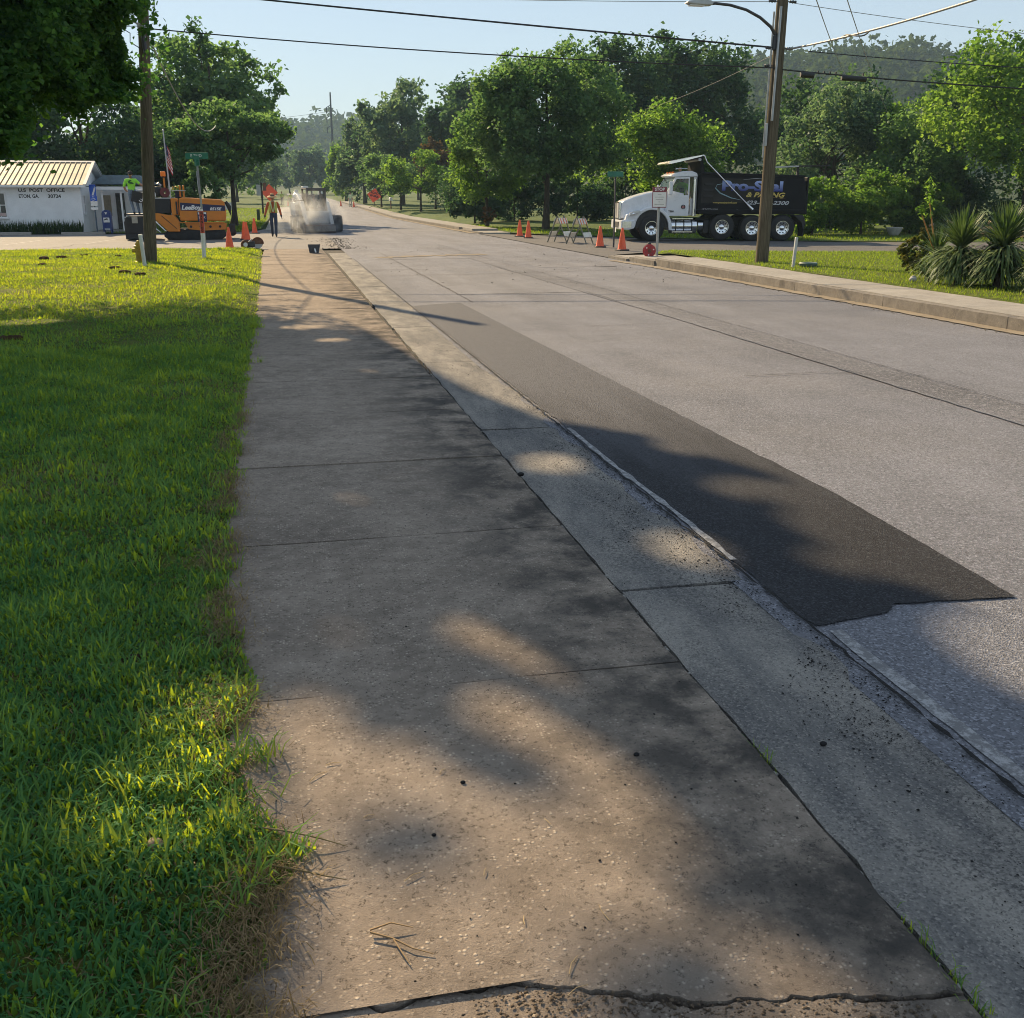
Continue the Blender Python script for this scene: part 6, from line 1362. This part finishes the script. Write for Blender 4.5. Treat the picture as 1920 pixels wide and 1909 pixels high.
def stand(arml=((.20, 0, 1.40), (.26, .03, 1.12), (.29, -.04, .88), (.295, -.06, .80)), armr=((-.20, 0, 1.40), (-.26, .03, 1.12), (-.29, -.04, .88), (-.295, -.06, .80)), legl=((.10, 0, .90), (.12, -.02, .49), (.12, .03, .10), (.12, .05, .055), (.13, -.13, .04)), legr=((-.10, 0, .90), (-.12, -.02, .49), (-.12, .03, .10), (-.12, .05, .055), (-.13, -.13, .04)), lean=0., face=(0, -1, 0)):
    J = dict(pelvis=(0, 0, .95), waist=(0, lean * .15, 1.12), chest=(0, lean * .4, 1.34), neck0=(0, lean * .55, 1.47), neck1=(0, lean * .62 - .01, 1.55))
    for s, A, L in (('l', arml, legl), ('r', armr, legr)):
        for k, p in zip(('sh', 'el', 'wr', 'ha'), A): J[k + s] = p
        for k, p in zip(('hi', 'kn', 'an', 'he', 'to'), L): J[k + s] = p
    J['_face'] = face
    return J
_p0 = person
def person2(label, loc, rz, J, mats, **k):
    f = J.pop('_face'); J2 = dict(J)
    global _face; _face = f
    return person_(label, loc, rz, J2, f, mats, **k)
def person_(label, loc, rz, J, face, mats, **k):
    t, hd, hc = _p0(label, loc, rz, J, mats, **k)
    hd.rotation_euler = (0, 0, math.atan2(face[0], -face[1])); return t, hd, hc
def vest(t, mat, open_=True, y0=-.128, y1=.128, z0=1.02, z1=1.44, x=.185):
    mb = MB(); n = 20; rows = [(z0, 1.0), (z0 + .15, .98), (z1 - .15, 1.06), (z1 - .04, 1.0), (z1 + .02, .62)]
    V = []; F = []
    ang = [a for a in np.linspace(-PI / 2 + (.32 if open_ else 0), 1.5 * PI - (.32 if open_ else 0), n)]
    for z, k in rows:
        for a in ang:
            sa = math.sin(a); ca = math.cos(a); V.append((x * k * (abs(ca) ** .7) * (1 if ca > 0 else -1), (.135 * k) * (abs(sa) ** .7) * (1 if sa > 0 else -1), z + (.03 * abs(ca) if z > z1 - .1 else 0)))
    for j in range(len(rows) - 1):
        for i in range(n - 1):
            if j == 2 and abs(math.cos(ang[i] + .12)) > .86: continue
            F.append((j * n + i, j * n + i + 1, (j + 1) * n + i + 1, (j + 1) * n + i))
    o = MB().add(V, F).build('vest', mat, t, 80); s = o.modifiers.new('t', 'SOLIDIFY'); s.thickness = .012
    if open_:
        for sgn in (-1, 1): MB().tube([(sgn * .085, -.135, 1.46), (sgn * .07, -.150, 1.30), (sgn * .03, -.152, 1.12), (sgn * .02, -.150, 1.06)], [.022, .026, .024, .016], 6).build('reflective_band', P_refl, o)
    for z in (z0 + .06,): pass
    return o
mw = dict(skin=SK, top=P_rust, pants=P_jean, boot=P_boot, hand=P_glove, arm=P_rust)
walk_l = ((.09, -.01, .90), (.085, -.10, .50), (.075, -.14, .11), (.075, -.10, .055), (.08, -.29, .045)); walk_r = ((-.09, .01, .90), (-.09, .0, .49), (-.085, .16, .12), (-.085, .21, .08), (-.09, .03, .04))
t, hd, hc = person2('worker in straw hat, rust sleeves and lime vest walking forward', (-.33, 47.6, -.012), R(0), stand(((.20, 0, 1.40), (.28, .05, 1.14), (.33, -.03, .92), (.335, -.06, .84)), ((-.20, 0, 1.40), (-.29, .02, 1.14), (-.36, -.05, .90), (-.37, -.08, .82)), walk_l, walk_r), mw)
vest(t, P_vest)
hat = MB().lathe([(.0, .135), (.06, .13), (.085, .08), (.095, .035), (.17, .02), (.235, -.025), (.24, -.03), (.17, .008), (.095, .02)], 28).build('straw_hat', P_straw, t, 60); hat.location = hc + Vector((0, .0, .045)); hat.rotation_euler = (.10, 0, 0)
MB().lathe([(.097, .035), (.099, .06), (.088, .08)], 28).build('hat_band', P_dark, hat, 60)
lime = dict(skin=SK, top=V_lime, pants=P_jeanl, boot=P_boot, hand=SK, arm=SK)
# paver operator, back turned, leaning over the console
t, hd, hc = person2('paver operator in lime shirt and light jeans seen from behind', (-5.78, 45.15, .98), R(4), stand(((.20, .0, 1.40), (.34, -.02, 1.26), (.56, -.05, 1.14), (.63, -.06, 1.10)), ((-.20, .0, 1.40), (-.30, .0, 1.16), (-.24, .14, .98), (-.22, .20, .96)), ((.10, 0, .90), (.16, .08, .50), (.22, .0, .10), (.22, -.04, .055), (.22, .14, .04)), ((-.10, 0, .90), (-.06, .06, .49), (.02, .0, .10), (.02, -.04, .055), (.02, .13, .04)), .06, (-.5, 1, 0)), lime, scale=.94)
cp = MB().sph((0, 0, .03), (.092, .108, .10), 16, 10); cp.v = [(x, y, max(z, .02)) for x, y, z in cp.v]; cp.box((0, -.14, .03), (.12, .12, .015)); cp.build('cap', P_dark, hd, 60)
MB().prism([(-.12, 1.36), (-.02, 1.42), (.05, 1.40), (-.03, 1.36), (.10, 1.30), (.12, 1.26), (.0, 1.25), (-.12, 1.30), (-.08, 1.33)], -.142, -.128).build('shirt_print', pm('dark_green_print', (.03, .12, .03), .8), t)
# truck driver climbing out of the cab
a_ = TRA; dx, dy = 2.42, .32
wx = 12.98 + dx * math.cos(a_) - dy * math.sin(a_); wy = 39.7 + dx * math.sin(a_) + dy * math.cos(a_)
t, hd, hc = person2('driver in lime shirt leaning inside the open truck cab door', (wx, wy, .74), TRA, stand(((.18, .0, 1.36), (.30, .04, 1.12), (.28, -.04, .90), (.27, -.06, .84)), ((-.18, .0, 1.36), (-.34, .04, 1.22), (-.44, .16, 1.10), (-.48, .20, 1.08)), ((.10, .1, .90), (.12, .25, .55), (.12, .2, .30), (.12, .15, .28), (.12, .3, .27)), ((-.10, .1, .90), (-.12, .2, .55), (-.12, .2, .30), (-.12, .15, .28), (-.12, .3, .27)), .25, (0, 1, 0)), dict(lime, pants=P_dark), scale=1.0)
MB().box((-.02, -.12, 1.18), (.17, .02, .16)).build('shirt_pocket_patch', pm('dark_green_print', (.03, .12, .03), .8), t)
# loader operator, seated
lo = dict(skin=SK, top=pm('dusty_green_shirt', (.10, .16, .10), .85), pants=P_dark, boot=P_boot, hand=SK, arm=SK)
person2('loader operator sitting in the skid steer cab', (1.60, 53.55, .42), R(12), stand(((.20, 0, 1.02), (.26, -.14, .78), (.16, -.32, .72), (.14, -.38, .72)), ((-.20, 0, 1.02), (-.26, -.14, .78), (-.16, -.32, .72), (-.14, -.38, .72)), ((.10, -.05, .50), (.13, -.42, .52), (.13, -.46, .16), (.13, -.42, .12), (.13, -.58, .11)), ((-.10, -.05, .50), (-.13, -.42, .52), (-.13, -.46, .16), (-.13, -.42, .12), (-.13, -.58, .11))) | dict(pelvis=(0, 0, .52), waist=(0, .02, .70), chest=(0, .02, .95), neck0=(0, .0, 1.09), neck1=(0, -.01, 1.17)), lo)
wk = dict(skin=SK, top=P_vest, pants=P_dark, boot=P_boot, hand=SK, arm=SK)
for k, (x, y, rz, lb, m) in enumerate([(1.30, 135, R(20), 'right of two far workers in lime vests, standing', wk), (.25, 146, R(-30), 'left of two far workers in lime vests, mostly hidden', wk), (8.6, 135, R(150), 'far flagger in pale lime shirt on right sidewalk edge', dict(wk, top=pm('pale_lime_shirt', (.55, .66, .40), .85), pants=pm('pale_work_trousers', (.40, .42, .34), .85)))]):
    person2(lb, (x, y, rise(y) - .02), rz, stand(), m)
# ------------------------------------------------------------------ small things on the pavement
rg = np.random.default_rng(91)
def crumbs(name, label, xs, ys, zs, rmin, rmax, mat, seed, cat='gravel'):
    rg = np.random.default_rng(seed); n = len(xs)
    base = np.array([(1, 0, 0), (-1, 0, 0), (0, 1, 0), (0, -1, 0), (0, 0, 1), (0, 0, -.6)], float); fc = np.array([(0, 2, 4), (2, 1, 4), (1, 3, 4), (3, 0, 4), (2, 0, 5), (1, 2, 5), (3, 1, 5), (0, 3, 5)])
    r_ = rg.uniform(rmin, rmax, n) * rg.choice([1, 1, 1, 1.8], n); a = rg.uniform(0, 6.28, n); ca, sa = np.cos(a), np.sin(a)
    b = base[None] * rg.uniform(.6, 1.3, (n, 6, 1)) * np.array([1, .8, .6]); v = np.empty((n, 6, 3))
    v[:, :, 0] = (b[:, :, 0] * ca[:, None] - b[:, :, 1] * sa[:, None]) * r_[:, None] + xs[:, None]; v[:, :, 1] = (b[:, :, 0] * sa[:, None] + b[:, :, 1] * ca[:, None]) * r_[:, None] + ys[:, None]; v[:, :, 2] = b[:, :, 2] * r_[:, None] + zs[:, None] + r_[:, None] * .25
    me = mesh_np(name, v.reshape(-1, 3), [(np.arange(n)[:, None, None] * 6 + fc[None]).reshape(-1, 3)])
    o = link(name, me, mat); tag(o, label, cat, None, 'stuff'); return o
# asphalt crumbs spilled over the gutter, denser near the patch
n = 9000; y = 1.2 + 11 * rg.random(n) ** 1.3; x = 1.98 - np.abs(rg.normal(0, .20, n)); k = (x > 1.40) & (pat(x, y, 2.2, 5.) > -.15) & (rg.random(n) < np.where((y > 2.6) & (y < 7), 1., .35)); x, y = x[k], y[k]
crumbs('asphalt_crumbs', 'black asphalt crumbs spilled over the gutter beside the patch', x, y, np.full(len(x), -.018), .0010, .0040, M_tar, 3)
n = 14000; y = 1.2 + 9 * rg.random(n) ** 1.2; x = 1.98 - np.abs(rg.normal(0, .22, n)); k = (x > 1.39) & (pat(x, y, 3.1, 15.) > .02); x, y = x[k], y[k]
crumbs('tar_grit', 'fine black tar grit worn into the gutter', x, y, np.full(len(x), -.018), .0006, .0018, M_tar, 13)
n = 500; x = rg.uniform(-.1, 1.3, n); y = 1.3 + 9 * rg.random(n) ** 1.5
crumbs('sidewalk_grit', 'loose dark grit scattered over the near sidewalk slabs', x, y, np.full(n, .0), .0010, .0032, M_tar, 4)
n = 1300; x = rg.uniform(.3, 1.25, n); y = np.array([ckc(a) for a in x]) + rg.normal(-.04, .05, n); k = (y < np.array([ckc(a) for a in x]) + .004) | (rg.random(n) < .04); x, y = x[k], y[k]; n = len(x); crumbs('broken_concrete_rubble', 'brown rubble in the broken slab edge at the bottom', x, y, np.full(n, -.006), .0010, .0045, m_soil('eroded_concrete', (.13, .10, .075), (.30, .235, .17), 90.), 5)
n = 700; x = rg.uniform(2.1, 9.0, n); y = 20 + 20 * rg.random(n); crumbs('road_grit', 'loose gravel on the road near the side streets', x, y, np.full(n, -.02), .004, .014, M_kerbstone, 6)
n = 900; t_ = rg.uniform(-1, 1, n); x = 2.0 + rg.normal(0, .35, n); y = rg.uniform(36, 46, n); crumbs('milled_asphalt_crumbs', 'milled asphalt crumbs in front of the skid steer', x, y, np.full(n, -.018), .006, .022, M_tar, 7)
n = 1500; x = np.interp(rg.random(n), [0, 1], [8.95, 9.3]); y = rg.uniform(9, 27, n); crumbs('kerb_grit', 'sand and grit along the foot of the right kerb', x, y, np.full(n, -.032), .003, .009, M_sand, 8)
# pale broken lip between sidewalk and gutter
n = 420; y = 1.2 + 14 * rg.random(n) ** 1.2; x = 1.358 + rg.normal(0, .006, n); crumbs('joint_debris', 'crumbled debris in the joint between sidewalk and gutter', x, y, np.full(n, -.03), .003, .010, M_walk2, 9)
P = []; 
for y0_ in (1.55, 1.62, 1.75, 2.6): P += [(1.365 + rg.normal(0, .012), y0_ + rg.normal(0, .05), -.03) for _ in range(26)]
P = np.array(P); blades('joint_weeds', 'small green and dry weeds in the gutter joint', P, rg.uniform(.02, .06, len(P)), np.full(len(P), .003), rg.uniform(.3, 1.2, len(P)), rg.random(len(P)), G_blade, rg)
bpy.data.objects['joint_weeds']['category'] = 'weeds'
# twigs and straw pieces
def twig(label, pts, r, mat=None, nm='twig'):
    o = MB().tube(pts, [r, r * .9, r * .7, r * .4][:len(pts)], 6).build(nm, mat or pm('dry_twig', (.26, .17, .08), .8), None, 60); tag(o, label, 'twig', 'fallen twigs on the sidewalk'); return o
tw = twig('largest forked dry twig lying on the near sunlit slab', [(.10, 2.02, .012), (.15, 1.99, .010), (.19, 1.95, .009), (.235, 1.925, .006)], .0026)
MB().tube([(.10, 2.03, .010), (.15, 2.035, .018), (.20, 2.02, .008)], [.0024, .002, .001], 6).build('side_twig', pm('dry_twig', (.26, .17, .08), .8), tw, 60); MB().tube([(.15, 1.99, .010), (.165, 1.94, .010), (.18, 1.90, .006)], [.002, .0018, .001], 6).build('side_twig', pm('dry_twig', (.26, .17, .08), .8), tw, 60)
for k, (x, y, a, l_, lb) in enumerate([(-.02, 2.72, .7, .11, 'thin dry stem beside the thatch at slab edge'), (.03, 2.80, .1, .07, 'short bent straw just right of the thatch'), (.36, 2.68, .9, .05, 'small straw in the middle of the near slab'), (.20, 2.20, .5, .09, 'long straw left of the shadow blob'), (.40, 2.18, 1.2, .05, 'short upright-lying straw near slab centre'), (.62, 2.36, 1.9, .05, 'forked straw at right of the sunlit slab'), (.66, 1.95, 1.7, .10, 'curved straw near the dark bottom shadow'), (.46, 1.98, 1.4, .05, 'tiny straw above the slab crack'),
        (.50, 1.74, .4, .09, 'straw bridging the bottom crack'), (.52, 1.80, 1.0, .10, 'pale splinter lying in the bottom crack'), (.12, 2.5, .2, .05, 'fine straw near the left slab edge')]):
    d = Vector((math.cos(a), math.sin(a), 0)); l_ *= .62; twig(lb, [(x, y, .004), tuple(Vector((x, y, .007)) + d * l_ * .5 + Vector((-d.y, d.x, 0)) * l_ * .08), tuple(Vector((x, y, .004)) + d * l_)], .0012, pm('pale_straw', (.34, .25, .13), .8), 'straw')
for k, (pts, lb) in enumerate([([(-.16, 2.46, .04), (-.08, 2.43, .035), (.0, 2.40, .022), (.07, 2.375, .004)], 'long brown grass blade bent over the slab edge'), ([(-.16, 2.30, .04), (-.08, 2.275, .032), (.0, 2.25, .016), (.06, 2.235, .004)], 'dark broad grass blade curving onto the slab')]):
    o = MB().tube(pts, [.0022, .0026, .002, .0008], 6).build('grass_stem', G_blade if k == 2 else pm('brown_stem', (.16, .12, .05), .8), None, 60); tag(o, lb, 'grass stem')
mush = thing('mushroom', 'single pale tan mushroom in the shaded grass at front left', 'mushroom', (-.42, 2.42, .0)); mush.scale = (.8, .8, .8)
MB().tube([(0, 0, -.02), (.004, 0, .03), (0, 0, .055)], [.008, .007, .007], 10).build('stem', pm('mushroom_flesh', (.36, .28, .19), .8), mush, 60); MB().lathe([(.0, .085), (.016, .083), (.027, .072), (.031, .057), (.026, .050), (.0, .052)], 18).build('cap', pm('mushroom_cap', (.32, .22, .14), .75), mush, 60)
for k, (x, y, r_, lb) in enumerate([(1.352, 5.98, .022, 'black rubber plug in the gutter joint'), (.42, 2.62, .008, 'small black pebble on the sunlit slab'), (.30, 2.38, .007, 'black pebble in the shadow blob'), (.97, 2.66, .010, 'flat black chip on the shaded right part of slab'), (1.58, 2.62, .012, 'black asphalt lump on the near gutter')]):
    o = MB().sph((0, 0, r_ * .4), (r_, r_ * .8, r_ * .6), 10, 7).build('pebble', M_tar, None, 60); o.location = (x, y, -.015 if x > 1.36 else .0); tag(o, lb, 'pebble')
# ------------------------------------------------------------------ dust stirred up by the loader
M_dust, dt, do = newmat('asphalt_dust')
tc = dt.nodes.new('ShaderNodeTexCoord').outputs['Object']
nz = rampv(dt, noi(dt, tc, 1.6, 5, .6), .40, .72)
gr = node(dt, 'ShaderNodeTexGradient', {'gradient_type': 'SPHERICAL'}, Vector=node(dt, 'ShaderNodeMapping', Vector=tc, Scale=(.50, .55, .75)).outputs[0]).outputs['Fac']
den = mth(dt, 'MULTIPLY', mth(dt, 'MULTIPLY', nz, gr), 2.3)
dv = node(dt, 'ShaderNodeVolumePrincipled', Color=(.90, .94, .98, 1), Density=den, Anisotropy=.3); dt.links.new(dv.outputs[0], do.inputs[1])
du = MB().sph((0, 0, 0), (2.2, 1.8, 1.33), 20, 12).build('dust_cloud', M_dust); du.location = (1.25, 51.9, .72); tag(du, 'pale dust cloud hanging in front of the loader', 'dust', None, 'stuff')
# ------------------------------------------------------------------ haze
M_haze, ht, ho = newmat('summer_haze')
pv = node(ht, 'ShaderNodeVolumePrincipled', Color=(.55, .78, 1.0, 1), Density=.00036, Anisotropy=.0)
ht.links.new(pv.outputs[0], ho.inputs[1])
hz = MB().box((60, 440, 41.5), (1500, 1200, 86)).build('haze', M_haze); hz['kind'] = 'stuff'
